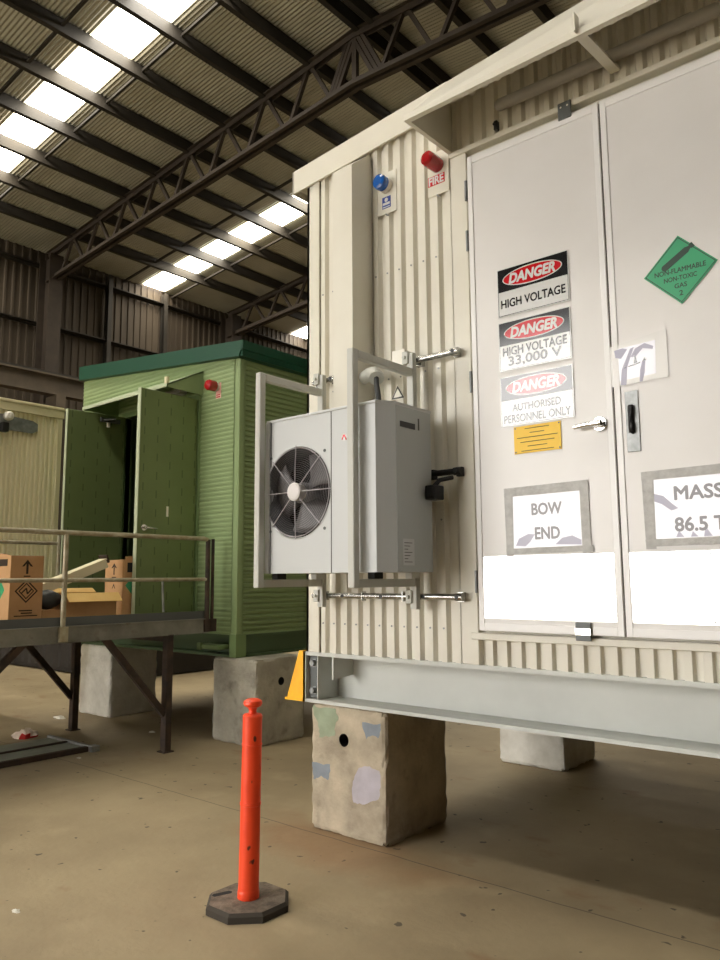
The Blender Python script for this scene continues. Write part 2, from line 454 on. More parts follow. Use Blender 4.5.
# walls
mb = MB().ribs(YF, YB, 0, ZE, .21, .035, lambda u, d, v: (XW+.04+d, u, v), crest=.25, slope=.1)
mb.box((XW-.15, YF, 0), (XW-.02, YB, ZE+.3)).box((XW-.5, YF, ZE-.3), (XW-.14, YB, ZE+.3)); struct(mb, 'wall_left', 'wallsheet')
gab = [(XW, 0), (XE, 0), (XE, roofz(XE)), (XR, roofz(XR)), (XW, ZE)]
mb = MB().ribs(XW, XE, 0, 9.8, .21, .035, lambda u, d, v: (u, YB-.04-d, v), crest=.25, slope=.1); mb.prism(gab, 1, YB, YB+.12)
struct(mb, 'wall_back', 'wallsheet')
mb = MB().ribs(YF, YB, 0, roofz(XE), .21, .035, lambda u, d, v: (XE-.04-d, u, v), crest=.25, slope=.1); mb.box((XE, YF, 0), (XE+.12, YB, roofz(XE)+.2)).box((XE+.1, YF, roofz(XE)-.4), (XE+.5, YB, roofz(XE)+.2))
struct(mb, 'wall_right', 'wallsheet')
DL, DM, DR, DH = -11.6, -2.2, 1.0, 8.3            # the big open doorway behind the camera
mb = MB().prism([(XW, 0), (DL, 0), (DL, DH), (DM, DH), (DM, 5.0), (DR, 5.0), (DR, 0), (XE, 0), (XE, roofz(XE)), (XR, roofz(XR)), (XW, ZE)], 1, YF-.12, YF)
struct(mb, 'wall_front', 'wallsheet')
struct(MB().box((-7.98, YF-.2, 0), (-7.72, YF, DH)), 'trim_added', 'steelbrown')  # unseen post added for a dark strip in the kick plate reflection
struct(MB().box((-2.6, -30, -.02), (14, -23, 8)), 'wall_added_outside', 'apron')  # unseen wall added to dim the right of the doorway in reflections
struct(MB().box((-60, -80, -.22), (60, YF, -.02)), 'ground', 'apron')

# purlins
def cee(x, z):   # C section, open towards -x
    w, h, t = .10, .24, .012
    return [(x-w/2, z), (x+w/2, z), (x+w/2, z-h), (x-w/2, z-h), (x-w/2, z-h+.03), (x-w/2+t, z-h+.03), (x-w/2+t, z-h+t), (x+w/2-t, z-h+t), (x+w/2-t, z-t), (x-w/2+t, z-t), (x-w/2+t, z-.03), (x-w/2, z-.03)]
ordn = ['first', 'second', 'third', 'fourth', 'fifth', 'sixth', 'seventh', 'eighth', 'ninth', 'tenth']
PX = [3.785-10.3*(1.09+.1145*k)+.0 for k in range(-3, 6)]
for k, x in enumerate(PX[:9]):
    m_ = MB().prism(cee(x, roofz(x)-.03), 1, YF+.1, YB-.1)
    solo(m_, 'purlin', 'purlin', 'dark steel purlin under the far roof slope, %s down from the ridge' % ordn[k], 'purlin', (x, 5, roofz(x)-.23), 'purlins under the far roof slope')
for k in range(4):
    x = XR+.42+1.18*k
    m_ = MB().prism(cee(x, roofz(x)-.03), 1, YF+.1, YB-.1)
    solo(m_, 'purlin', 'purlin', 'dark steel purlin on the near side of the roof, %s from the ridge' % ordn[k], 'purlin', (x, 5, roofz(x)-.23), 'purlins on the near roof slope')
# bridging lines between the purlins
for y, l in ((1.72, 'just nearer than the closest skylight strip'), (3.26, 'just beyond the closest skylight strip'), (7.63, 'just nearer than the second skylight strip'), (9.3, 'along the second skylight strip')):
    m_ = MB(); xs = [XW+.1]+sorted(PX)+[XR]
    for xa, xb in zip(xs, xs[1:]):
        m_.bar((xa, y, roofz(xa)-.14), (xb, y, roofz(xb)-.14), .05, .05); m_.bar((xb, y-.04, roofz(xb)-.16), (xb, y+.04, roofz(xb)-.16), .05, .08)
    solo(m_, 'purlin_bridging', 'purlin', 'thin steel bridging line running up the roof '+l, 'bridging', (XR, y, roofz(XR)-.2))
# trusses
def truss(y, label):
    t = thing('roof_truss', label, 'truss', (XR, y, 9.3), 'roof trusses')
    tz = lambda x: roofz(x)-.24
    bz = lambda x: 9.38+.068*(x+14.6) if x <= XR else 9.38+.068*(2*XR-x+14.6)
    for sgn in (0, 1):
        xa, xb = (XW+.5, XR) if sgn == 0 else (XR, XE-.2)
        mb = MB()
        for s in (-1, 1):
            mb.bar((xa, y+s*.05, tz(xa)-.05), (xb, y+s*.05, tz(xb)-.05), .014, .13); mb.bar((xa, y+s*.075, tz(xa)), (xb, y+s*.075, tz(xb)), .08, .014)
        part(mb, 'top_chord', 'steelbrown', t)
        mb = MB()
        for s in (-1, 1):
            mb.bar((xa, y+s*.05, bz(xa)), (xb, y+s*.05, bz(xb)), .014, .13); mb.bar((xa, y+s*.075, bz(xa)-.06), (xb, y+s*.075, bz(xb)-.06), .08, .014)
        part(mb, 'bottom_chord', 'steelbrown', t)
    tops = [x for x in sorted(PX)]+[XR]
    right = [2*XR-x for x in sorted(PX, reverse=True)]
    nodes = tops+right
    nodes = [x for x in nodes if XW+.9 < x < XE-.3]
    for i, x in enumerate(nodes):
        for s in (-1, 1):
            xb = x+s*.5
            part(MB().bar((x+s*.06, y, tz(x)-.08), (xb, y, bz(xb)+.03), .07, .07, up=(0,1,0)), 'web_member', 'steelbrown', t)
    part(MB().bar((XR, y, tz(XR)-.05), (XR, y, bz(XR)), .1, .08, up=(0,1,0)), 'king_post', 'steelbrown', t)
    part(MB().box((XW+.5, y-.03, 9.2), (XW+.75, y+.03, 10.1)), 'end_plate', 'steelbrown', t)
truss(5.25, 'long brown lattice roof truss rising in the foreground above the green cabin')
truss(11.25, 'farther brown lattice truss, seen beyond the second skylight strip')
truss(17.25, 'most distant lattice roof truss, behind the third skylight strip')
# wall columns, posts, girts and the crane beam
def icol(x0, x1, y, w, z1):
    return MB().box((x0, y-w/2, 0), (x0+.02, y+w/2, z1)).box((x1-.02, y-w/2, 0), (x1, y+w/2, z1)).box((x0+.02, y-.008, 0), (x1-.02, y+.008, z1))
for y, l in ((5.25, 'wide brown steel column carrying the foreground truss at the far wall'), (11.25, 'brown steel wall column standing behind the green cabin roof')):
    solo(icol(XW+.3, XW+.86, y, .36, 10.0), 'wall_column', 'steelbrown', l, 'column', (XW+.58, y, 0), 'wall columns')
for y, l in ((7.15, 'slim dark wall post, first beyond the wide wall column'), (9.0, 'slim dark wall post, second beyond the wide wall column')):
    solo(icol(XW+.1, XW+.3, y, .12, 10.2), 'wall_post', 'purlin', l, 'post', (XW+.2, y, 0), 'wall posts')
for z, l in ((8.32, 'dark horizontal girt across the far wall above the crane beam'), (9.9, 'dark horizontal girt high on the far wall below the eave')):
    solo(MB().prism([(XW+.06, z), (XW+.24, z), (XW+.24, z-.02), (XW+.09, z-.02), (XW+.09, z-.08), (XW+.06, z-.08)], 1, YF+.2, YB-.2), 'wall_girt', 'purlin', l, 'girt', (XW+.1, 5, z))
t = thing('crane_beam', 'deep brown crane runway beam along the far wall above the beige cabin', 'beam', (-13.75, 5, 6.2))
part(MB().box((-13.9, -8, 6.66), (-13.6, 24, 6.7)), 'top_flange', 'cranem', t)
part(MB().box((-13.76, -8, 6.24), (-13.74, 24, 6.66)), 'web', 'cranem', t)
part(MB().box((-13.9, -8, 6.2), (-13.6, 24, 6.24)), 'bottom_flange', 'cranem', t)
part(MB().box((-13.79, -8, 6.7), (-13.71, 24, 6.78)), 'crane_rail', 'purlin', t)
mb = MB()
for y in (-.75, 5.25, 11.25, 17.25): mb.box((-14.2, y-.12, 5.9), (-13.6, y+.12, 6.2))
part(mb, 'corbel', 'cranem', t)

# ================================================================== CONCRETE BLOCKS
def block(x0, y0, w, d, h, m, label, hole=None, patches=(), c=.03, group='concrete support blocks'):
    """hole: ('front', x, z) or ('right', y, z); patches: (polygon of (x,z), material index)"""
    mb = MB(); r = .042
    X0, X1, Y0, Y1 = x0, x0+w, y0, y0+d
    jit = lambda a=.006: random.uniform(-a, a)
    # faces (inset by the chamfer)
    if hole and hole[0] == 'front': mb.hole_face(X0+c, X1-c, c, h-c, hole[1], hole[2], r, lambda u, v: (u, Y0, v), 0, 24)
    else: mb.add([(X0+c, Y0, c), (X1-c, Y0, c), (X1-c, Y0, h-c), (X0+c, Y0, h-c)], [(0,1,2,3)])
    if hole and hole[0] == 'right': mb.hole_face(Y0+c, Y1-c, c, h-c, hole[1], hole[2], r, lambda u, v: (X1, u, v), 0, 24)
    else: mb.add([(X1, Y0+c, c), (X1, Y1-c, c), (X1, Y1-c, h-c), (X1, Y0+c, h-c)], [(0,1,2,3)])
    mb.add([(X0, Y1-c, c), (X0, Y0+c, c), (X0, Y0+c, h-c), (X0, Y1-c, h-c)], [(0,1,2,3)])
    mb.add([(X1-c, Y1, c), (X0+c, Y1, c), (X0+c, Y1, h-c), (X1-c, Y1, h-c)], [(0,1,2,3)])
    mb.add([(X0+c, Y0+c, h), (X1-c, Y0+c, h), (X1-c, Y1-c, h), (X0+c, Y1-c, h)], [(0,1,2,3)])
    mb.add([(X0+c, Y0+c, 0), (X0+c, Y1-c, 0), (X1-c, Y1-c, 0), (X1-c, Y0+c, 0)], [(0,1,2,3)])
    # chipped arrises: each edge strip runs in short pieces whose middle line wanders
    def strip(pa0, pa1, pb0, pb1, mid0, mid1, n=14):
        rows = []
        for i in range(n+1):
            t = i/n; f = lambda p, q: Vector(p).lerp(Vector(q), t)
            k = random.uniform(.15, .8) if 0 < i < n else .5
            ctr = (f(pa0, pa1)+f(pb0, pb1))/2
            rows.append((f(pa0, pa1), ctr.lerp(f(mid0, mid1), k), f(pb0, pb1)))
        vs = [tuple(p) for row in rows for p in row]
        mb.add(vs, [(3*i+j, 3*i+3+j, 3*i+4+j, 3*i+1+j) for i in range(n) for j in (0, 1)])
    for (ex, ey, sx, sy) in ((X0, Y0, 1, 1), (X1, Y0, -1, 1), (X1, Y1, -1, -1), (X0, Y1, 1, -1)):
        strip((ex+sx*c, ey, c), (ex+sx*c, ey, h-c), (ex, ey+sy*c, c), (ex, ey+sy*c, h-c), (ex, ey, c), (ex, ey, h-c))
    for z, sz in ((0, 1), (h, -1)):
        for y, sy in ((Y0, 1), (Y1, -1)):
            strip((X0+c, y, z+sz*c), (X1-c, y, z+sz*c), (X0+c, y+sy*c, z), (X1-c, y+sy*c, z), (X0+c, y, z), (X1-c, y, z))
        for x, sx in ((X0, 1), (X1, -1)):
            strip((x, Y0+c, z+sz*c), (x, Y1-c, z+sz*c), (x+sx*c, Y0+c, z), (x+sx*c, Y1-c, z), (x, Y0+c, z), (x, Y1-c, z))
        for x, sx in ((X0, 1), (X1, -1)):
            for y, sy in ((Y0, 1), (Y1, -1)):
                mb.add([(x+sx*c, y, z+sz*c), (x, y+sy*c, z+sz*c), (x+sx*c, y+sy*c, z)], [(0,1,2)])
    if hole:
        if hole[0] == 'front':
            mb.lathe([(r, Y0), (r, Y0+.09), (0, Y0+.09)], 24, 1, (hole[1], 0, hole[2]), 1)
        else:
            mb.lathe([(r, X1), (r, X1-.09), (0, X1-.09)], 24, 1, (0, hole[1], hole[2]), 0)
    for poly, k in [([(q[0], q[1]) for q in pl], k) for pl, k in patches]:
        pp = []
        for i, p in enumerate(poly):
            q = poly[(i+1) % len(poly)]
            for j in range(5):
                t = j/5; pp.append((p[0]+(q[0]-p[0])*t+jit(), p[1]+(q[1]-p[1])*t+jit()))
        mb.prism(pp, 1, Y0-.0012, Y0+.002, k)
    return solo(mb, 'concrete_block', [m, 'dark', 'pgreen', 'pblue', 'plilac'], label, 'block', (x0+w/2, y0+d/2, 0), group)
block(.045, -.012, .655, .69, .818, 'concrete', 'pale concrete block with paint patches under the corner of the white cabin', ('front', .35, .606),
      [([(.07,.805),(.1,.79),(.28,.8),(.30,.74),(.27,.69),(.27,.62),(.13,.60),(.12,.68),(.08,.74)], 2),
       ([(.51,.735),(.67,.745),(.65,.655),(.60,.668),(.54,.64)], 3),
       ([(.065,.425),(.23,.43),(.215,.335),(.15,.345),(.075,.315)], 3),
       ([(.47,.44),(.55,.47),(.655,.46),(.66,.38),(.64,.28),(.53,.235),(.43,.225),(.42,.33)], 4)])
block(.10, 2.40, .64, .65, .818, 'concrete3', 'plain pale concrete block under the back of the white cabin')
block(-2.735, 1.37, .68, .70, .858, 'concrete2', 'grey concrete block behind the orange bollard under the green cabin', ('right', 1.72, .616))
block(-5.42, 1.37, .71, .68, .858, 'concrete3', 'white-faced concrete block between the dark walkway legs', None)

# ================================================================== WHITE CABIN (nearest)
LX, HD = 5.6, 3.05                     # length along x, depth along y
t = thing('switchroom_cabin', 'big white ribbed steel cabin on blocks with signed double doors', 'cabin', (0, 0, .82))
# body behind the cladding
part(MB().box((.02, .032, 1.16), (LX, HD, 4.6)), 'body', 'cream', t)
F = lambda u, d, v: (u, -d, v)
mb = MB().ribs(.135, 1.285, 1.16, 4.7, .1, .028, F)
for z in (1.36, 2.02, 2.98, 3.72):
    for k in range(11): mb.lathe([(.006, -.004), (.006, .0), ], 8, 1, (.154+k*.1, 0, z), 1).disc((.154+k*.1, -.004, z), .006, 1, 8, 1)
part(mb, 'ribbed_cladding', ['cream', 'galv'], t)
part(MB().ribs(1.36, LX, 1.16, 1.315, .0915, .028, F, crest=.42, slope=.1), 'ribbed_cladding', 'cream', t)
part(MB().ribs(1.3, LX, 4.34, 4.75, .0915, .028, F), 'ribbed_cladding', 'cream', t)
mb = MB().cbox((0, -.012, 1.16), (.125, .03, 4.62)).cbox((0, -.012, 1.16), (.03, .4, 4.62))
for z in (1.4, 1.9, 2.4, 2.95, 3.4, 3.85, 4.3): mb.disc((.1, -.0145, z), .006, 1, 8).lathe([(.006, -.0145), (.006, -.012)], 8, 0, (.1, 0, z), 1)
part(mb, 'corner_trim', 'cream', t)
mb = MB().cbox((1.285, -.014, 1.16), (1.405, .03, 4.35))
for z in (1.4, 1.9, 2.4, 2.95, 3.4, 3.85): mb.disc((1.3, -.0165, z), .006, 1, 8)
part(mb, 'door_jamb', 'cream', t)
part(MB().cbox((1.355, -.02, 1.305), (LX, .03, 1.345)), 'door_sill', 'cream', t)
part(MB().cbox((1.285, -.028, 4.335), (LX, .03, 4.37)), 'door_head', 'cream', t)
mb = MB().prism([(-.2, 2.45), (-.2, 4.478), (-.022, 4.622), (.02, 4.622), (.02, 2.45)], 0, .435, .61)
part(mb, 'cable_duct', 'cream', t)
# roof and fascia
rz = lambda x: 4.765+.074*(x+.134)
part(MB().prism([(-.1, rz(-.1)-.15), (LX, rz(LX)-.15), (LX, rz(LX)), (-.1, rz(-.1))], 1, -.02, HD+.12), 'roof', 'cream', t)
part(MB().prism([(-.134, rz(-.134)-.18), (1.285, rz(1.285)-.18), (1.285, rz(1.285)), (-.134, rz(-.134))], 1, -.034, -.018).box((-.136, -.034, rz(-.134)-.18), (-.124, HD+.1, rz(-.134)+.001)), 'fascia', 'cream', t)
# sloping canopy over the doors
a, b = 1.285, LX
lo, hi = -.5, -.03
vs = [(a, lo, 4.385), (b, lo, 4.385), (b, hi, rz(b)), (a, hi, rz(a)), (a, lo+.012, 4.372), (b, lo+.012, 4.372), (b, hi, rz(b)-.02), (a, hi, rz(a)-.02)]
cp = part(MB().add(vs, [(0,1,2,3), (7,6,5,4), (0,4,5,1), (1,5,6,2), (2,6,7,3), (3,7,4,0)]), 'canopy', 'cream', t)
part(MB().cbox((a, lo-.004, 4.362), (b, lo+.004, 4.40), .002).box((a, lo, 4.362), (b, lo+.03, 4.37)), 'canopy_lip', 'cream', cp)
part(MB().prism([(lo+.004, 4.366), (lo+.004, 4.385), (hi, rz(a)-.02), (0, rz(a)-.02), (0, 4.366)], 0, a, a+.01), 'end_plate', 'cream', cp)
part(MB().box((a-.002, lo, 4.364), (a+.026, 0, 4.372)), 'end_lip', 'cream', cp)
for x in (2.375, 3.6):
    part(MB().bar((x, lo+.006, 4.392), (x, 0, 4.445), .055, .012).bar((x, lo-.007, 4.375), (x, lo-.007, 4.475), .055, .008, up=(1,0,0)), 'strut', 'cream', cp)
# base beam
bm = MB()
bm.box((0, -.01, 1.135), (LX, .29, 1.16)).box((0, -.012, .82), (LX, .29, .842)).box((0, .2, .842), (LX, .216, 1.135))
part(bm, 'base_beam', 'beam', t)
part(MB().box((0, HD-.2, 1.135), (LX, HD, 1.16)).box((0, HD-.2, .82), (LX, HD, .842)).box((0, HD-.11, .842), (LX, HD-.095, 1.135)), 'base_beam', 'beam', t)
mb = MB()
for x in (.02, 1.2, 2.4, 3.6, 4.8): mb.box((x, .216, .95), (x+.1, HD-.1, 1.12))
part(mb, 'cross_member', 'beam', t)
part(MB().box((.1, .29, 1.12), (LX-.1, HD-.02, 1.158)), 'floor_pan', 'beam', t)
part(MB().box((-.012, -.012, .82), (0, .29, 1.16)).box((.104, -.008, .842), (.112, .2, 1.135)), 'end_plate', 'beam', t)
ep = part(MB().box((.012, .02, .85), (.1, .03, 1.13)), 'lug_plate', 'dgrey', t)
for z in (.90, 1.085): part(MB().lathe([(.0, -.02), (.022, -.02), (.022, .012), (.03, .012), (.03, .02)], 6, 0, (.06, 0, z), 1, False), 'bolt', 'galv', ep)
part(MB().prism([(.2, 1.135), (-.005, 1.135), (-.005, .985), (.2, 1.0)], 0, .24, .252), 'gusset', 'beam', t)
mb = MB().prism([(-.055, 1.165), (-.012, 1.165), (-.012, .835), (-.165, .835), (-.17, .85)], 1, -.025, .03)
mb.box((-.19, -.03, .822), (-.012, .12, .838)).box((-.02, -.03, .82), (-.012, .12, 1.165))
part(mb, 'lifting_shoe', 'yellow', t)
# doors
def door_leaf(x0, x1):
    d = part(MB().cbox((x0, -.03, 1.36), (x1, .03, 4.285), .006), 'door', 'creamdoor', t)
    rm = MB(); w = .034
    rm.cbox((x0, -.036, 1.36), (x0+w, -.029, 4.285), .003).cbox((x1-w, -.036, 1.36), (x1, -.029, 4.285), .003).cbox((x0+w, -.036, 4.235), (x1-w, -.029, 4.285), .003).cbox((x0+w, -.036, 1.36), (x1-w, -.029, 1.405), .003)
    part(rm, 'rim', 'rim', d)
    return d
XG = 2.283
dl = door_leaf(1.425, XG-.005); dr = door_leaf(XG+.005, 3.14)
part(MB().box((XG-.006, -.02, 1.36), (XG+.006, .01, 4.28)), 'door_gap', 'seal', t)
part(MB().box((3.15, -.02, 1.345), (LX, .02, 4.33)), 'blank_panel', 'cream', t)
def kick(x0, x1, d):
    k = part(MB().cbox((x0, -.0345, 1.43), (x1, -.0305, 1.785), .001), 'kick_plate', 'steel', d, label='polished steel kick plate')
    mb = MB()
    for x in (x0+.02, (x0+x1)/2, x1-.02):
        for z in (1.445, 1.77): mb.disc((x, -.0352, z), .005, 1, 8).lathe([(.005, -.0352), (.005, -.034)], 8, 0, (x, 0, z), 1)
    part(mb, 'rivet', 'dgrey', d)
kick(1.461, 2.243, dl); kick(2.323, 3.105, dr)
for z in (4.07, 3.74, 2.84, 1.64):
    part(MB().tube([(1.41, -.03, z-.065), (1.41, -.03, z+.065)], .01, 10).box((1.40, -.02, z-.05), (1.44, -.012, z+.05)), 'hinge', 'galv', dl)
mb = MB().lathe([(.0, -.05), (.036, -.05), (.04, -.044), (.04, -.03)], 28, 0, (2.205, 0, 2.468), 1)
mb.tube([(2.205, -.05, 2.468), (2.205, -.075, 2.468)], .016, 14).tube([(2.225, -.075, 2.468), (2.15, -.078, 2.467), (2.075, -.074, 2.462)], [.018, .015, .013], 14)
part(mb, 'lever_handle', 'steel', dl, label='chrome lever handle')
part(MB().cbox((2.343, -.036, 2.30), (2.412, -.031, 2.62), .002), 'pull_plate', 'galv', dr)
part(MB().tube([(2.377, -.035, 2.40), (2.377, -.062, 2.405), (2.377, -.065, 2.43), (2.377, -.065, 2.51), (2.377, -.062, 2.535), (2.377, -.035, 2.54)], .009, 12).tube([(2.372, -.0375, 2.40), (2.372, -.0375, 2.54)], .016, 10), 'pull_handle', 'black', dr, label='black D handle')
part(MB().cbox((2.045, -.042, 4.265), (2.125, -.031, 4.37), .003).disc((2.065, -.0435, 4.34), .006, 1, 10, 1).disc((2.105, -.0435, 4.34), .006, 1, 10, 1), 'top_catch', ['dgrey', 'white'], dl)
part(MB().cbox((2.02, -.05, 1.33), (2.105, -.037, 1.425), .003, 0).box((2.02, -.052, 1.36), (2.105, -.05, 1.395), 1), 'bottom_catch', ['dgrey', 'steel'], dl)

# batten light under the canopy
t = thing('batten_light', 'long grey tube light fixed under the canopy above the doors', 'light', (2.3, -.06, 4.46))
part(MB().tube([(1.66, -.062, 4.515), (1.68, -.062, 4.515), (2.92, -.062, 4.488), (2.94, -.062, 4.487)], [.026, .036, .036, .026], 18), 'diffuser', 'lampgrey', t)
part(MB().cbox((1.8, -.05, 4.53), (2.8, -.002, 4.555)), 'tray', 'lampgrey', t)
solo(MB().cbox((1.62, -.035, 4.39), (1.645, .0, 4.45)).tube([(1.632, -.035, 4.42), (1.632, -.05, 4.42)], .009, 10), 'door_switch', 'black', 'tiny black switch on the cladding under the canopy', 'switch', (1.63, 0, 4.39))

# warning beacons
def beacon(x, z, lens, label, r, ln):
    t = thing('warning_beacon', label, 'beacon', (x, -.01, z), 'beacons on the white cabin')
    part(MB().cbox((x-.08, -.007, z-.2), (x+.085, .0, z+.1), .002), 'backing_plate', 'cream', t)
    part(MB().lathe([(r*.98, -.01), (r*.98, -.045), (r*.7, -.05)], 24, 0, (x, 0, z), 1), 'base', 'white' if lens == 'lensblue' else lens, t)
    part(MB().lathe([(r*.92, -.045), (r, -.05), (r, -.05-ln*.6), (r*.93, -.05-ln*.85), (r*.6, -.05-ln), (0, -.05-ln*1.03)], 28, 0, (x, 0, z), 1), 'lens', lens, t)
    part(MB().tube([(x-.01, -.006, z-.2), (x, -.006, z-.212), (x+.015, -.006, z-.216)], .005, 8), 'cable_clip', 'galv', t)
beacon(.76, 4.345, 'lensblue', 'blue warning beacon high on the white cladding', .053, .055)
beacon(1.185, 4.335, 'lensred', 'red fire beacon high beside the cabin doors', .05, .095)
t = thing('fire_sign', 'small red FIRE label under the red beacon', 'sign', (1.172, -.008, 4.205))
part(MB().cbox((1.108, -.0095, 4.206), (1.238, -.007, 4.272), .0005), 'plate', 'sred', t)
part(letters('FIRE', (1.173, -.0102, 4.239), .112, .052, bold=.05), 'lettering', 'swhite', t)
t = thing('beacon_label', 'small blue and white label under the blue beacon', 'sign', (.757, -.008, 4.18))
part(MB().cbox((.722, -.0095, 4.185), (.795, -.007, 4.268), .0005), 'plate', 'sblue', t)
part(MB().disc((.758, -.0101, 4.245), .015, 1, 18).box((.728, -.0103, 4.208), (.789, -.0099, 4.226)).box((.728, -.0103, 4.19), (.789, -.0099, 4.197)), 'print', 'swhite', t)

# ------------------------------------------------------------------ signs on the doors
YS = -.0335
def ell(cx, cz, rx, rz, y0, y1, n=48):
    return MB().prism([(cx+rx*math.cos(2*PI*k/n), cz+rz*math.sin(2*PI*k/n)) for k in range(n)], 1, y0, y1)
def danger(x0, z1, lines, label):
    w, h = .455, .298
    t = thing('danger_sign', label, 'sign', (x0+w/2, YS, z1-h), None)
    cx = x0+w/2
    part(MB().cbox((x0, YS-.002, z1-h), (x0+w, YS, z1), .0005), 'plate', 'swhite', t)
    b = .006
    mb = MB().box((x0+b, YS-.0026, z1-h*.485), (x0+w-b, YS-.002, z1-b))
    for a in (((x0+b, z1-h+b), (x0+w-b, z1-h+b+.003)), ((x0+b, z1-h+b), (x0+b+.003, z1-b)), ((x0+w-b-.003, z1-h+b), (x0+w-b, z1-b))):
        mb.box((a[0][0], YS-.0024, a[0][1]), (a[1][0], YS-.002, a[1][1]))
    part(mb, 'header', 'sblack', t)
    cz = z1-h*.25
    part(ell(cx, cz, .19, .056, YS-.003, YS-.0026), 'oval_rim', 'swhite', t)
    part(ell(cx, cz, .184, .050, YS-.0034, YS-.003), 'oval', 'sred', t)
    part(letters('DANGER', (cx, YS-.004, cz), .29, .058, bold=.06, shear=.2), 'heading', 'swhite', t)
    for (s, dz, tw, th) in lines:
        part(letters(s, (cx, YS-.0028, z1-h*dz), tw, th, bold=.035), 'lettering', 'txtblack', t)
danger(1.612, 3.487, [('HIGH VOLTAGE', .74, .405, .05)], 'black and red danger sign reading HIGH VOLTAGE, topmost of the three')
danger(1.610, 3.158, [('HIGH VOLTAGE', .615, .40, .05), ('33,000 V', .83, .33, .062)], 'washed-out danger sign reading 33,000 V, middle of the three')
danger(1.610, 2.827, [('AUTHORISED', .645, .30, .042), ('PERSONNEL ONLY', .86, .41, .046)], 'pale danger sign reading AUTHORISED PERSONNEL ONLY, lowest of the three')
t = thing('notice_plate', 'small yellow notice plate with fine print below the danger signs', 'sign', (1.835, YS, 2.36))
part(MB().cbox((1.69, YS-.002, 2.362), (1.98, YS, 2.52), .0005), 'plate', 'syellow', t)
mb = MB()
for k, wd in enumerate((.15, .09, .25, .21, .12, .2)):
    z = 2.505-k*.0255
    mb.box((1.835-wd/2, YS-.0025, z-.004), (1.835+wd/2, YS-.002, z))
part(mb, 'print', 'txtmat', t)
mb = MB()
for x in (1.70, 1.97):
    for z in (2.372, 2.51): mb.disc((x, YS-.0026, z), .005, 1, 10)
part(mb, 'rivet', 'dgrey', t)
# hazard diamond
t = thing('hazard_diamond', 'green diamond placard reading NON-FLAMMABLE NON-TOXIC GAS', 'sign', (2.658, YS, 3.02))
cx, cz, a = 2.658, 3.202, .181
dia = lambda r: [(cx+r, cz), (cx, cz+r), (cx-r, cz), (cx, cz-r)]
part(MB().prism(dia(a), 1, YS-.002, YS), 'plate', 'sgreen', t)
mb = MB(); o, i = dia(a-.008), dia(a-.014)
for k in range(4):
    q = (k+1) % 4; y = YS-.0024
    mb.add([(o[k][0], y, o[k][1]), (o[q][0], y, o[q][1]), (i[q][0], y, i[q][1]), (i[k][0], y, i[k][1])], [(0,1,2,3)])
part(mb, 'border', 'sdgreen', t)
R = Matrix.Rotation(rad(32), 3, 'Z')
pl = [(-.085, -.017), (-.095, -.008), (-.095, .008), (-.085, .017), (.05, .017), (.066, .009), (.072, .009), (.072, .014), (.09, .014), (.09, -.014), (.072, -.014), (.072, -.009), (.066, -.009), (.05, -.017)]
pl = [(R @ Vector((p[0], p[1], 0))) for p in pl]
part(MB().prism([(cx-.005+p.x, cz+.068+p.y) for p in pl], 1, YS-.0026, YS-.002), 'gas_bottle_symbol', 'sdgreen', t)
for s, z, w, h in (('NON-FLAMMABLE', .0, .25, .026), ('NON-TOXIC', -.042, .16, .024), ('GAS', -.082, .06, .024), ('2', -.122, .018, .026)):
    part(letters(s, (cx, YS-.0028, cz+z), w, h, bold=.03), 'lettering', 'sdgreen', t)
# taped papers
def taped(x0, x1, z0, z1, tl, tr, tt, tb, lines, label, crease_tones):
    t = thing('paper_notice', label, 'sign', ((x0+x1)/2, YS, z0))
    part(MB().cbox((x0-.02, YS-.0016, z0-.02), (x1+.02, YS-.0004, z1+.02), .0003), 'paper', 'papr', t)
    y = YS-.003
    def strip(a, b, c, d): return MB().prism([a, b, c, d], 1, y, y+.0014)
    part(strip((x0-tl, z0-tb-.012), (x0, z0-tb-.012), (x0+.004, z1+tt), (x0-tl-.006, z1+tt)), 'duct_tape', 'tape', t)
    part(strip((x1, z0-tb-.008), (x1+tr, z0-tb-.01), (x1+tr-.004, z1+tt+.006), (x1-.004, z1+tt+.006)), 'duct_tape', 'tape', t)
    y -= .001
    part(strip((x0-tl-.006, z1), (x1+tr, z1+.004), (x1+tr-.004, z1+tt+.008), (x0-tl-.006, z1+tt)), 'duct_tape', 'tape', t)
    part(strip((x0-tl, z0-tb), (x1+tr+.012, z0-tb+.004), (x1+tr+.012, z0+.002), (x0-tl-.002, z0-.004)), 'duct_tape', 'tape', t)
    for s, z, w, h in lines: part(letters(s, ((x0+x1)/2+.005, YS-.0022, z), w, h, bold=.045), 'lettering', 'txtgrey', t)
    for wpoly in crease_tones: part(MB().prism(wpoly, 1, YS-.002, YS-.0017), 'crease_reflection', 'reflstroke', t)
taped(1.665, 2.075, 1.828, 2.12, .045, .05, .05, .035, [('BOW', 2.04, .178, .063), ('END', 1.905, .145, .063)], 'taped white paper reading BOW END on the left door',
      [[(1.68, 1.84), (1.70, 1.88), (1.76, 1.905), (1.80, 1.90), (1.77, 1.86), (1.74, 1.835)], [(1.92, 1.84), (1.96, 1.875), (2.02, 1.885), (2.07, 1.86), (2.07, 1.835)]])
taped(2.462, 2.882, 1.85, 2.145, .05, .05, .045, .04, [('MASS', 2.07, .225, .066), ('86.5 T', 1.915, .235, .066)], 'taped white paper reading MASS 86.5 T on the right door',
      [[(2.465, 2.075), (2.51, 2.06), (2.55, 2.02), (2.58, 1.995), (2.545, 1.985), (2.50, 2.02), (2.465, 2.035)], [(2.56, 1.853), (2.575, 1.885), (2.60, 1.853)], [(2.63, 1.853), (2.64, 1.88), (2.665, 1.853)], [(2.69, 1.853), (2.70, 1.90), (2.73, 1.853)]])
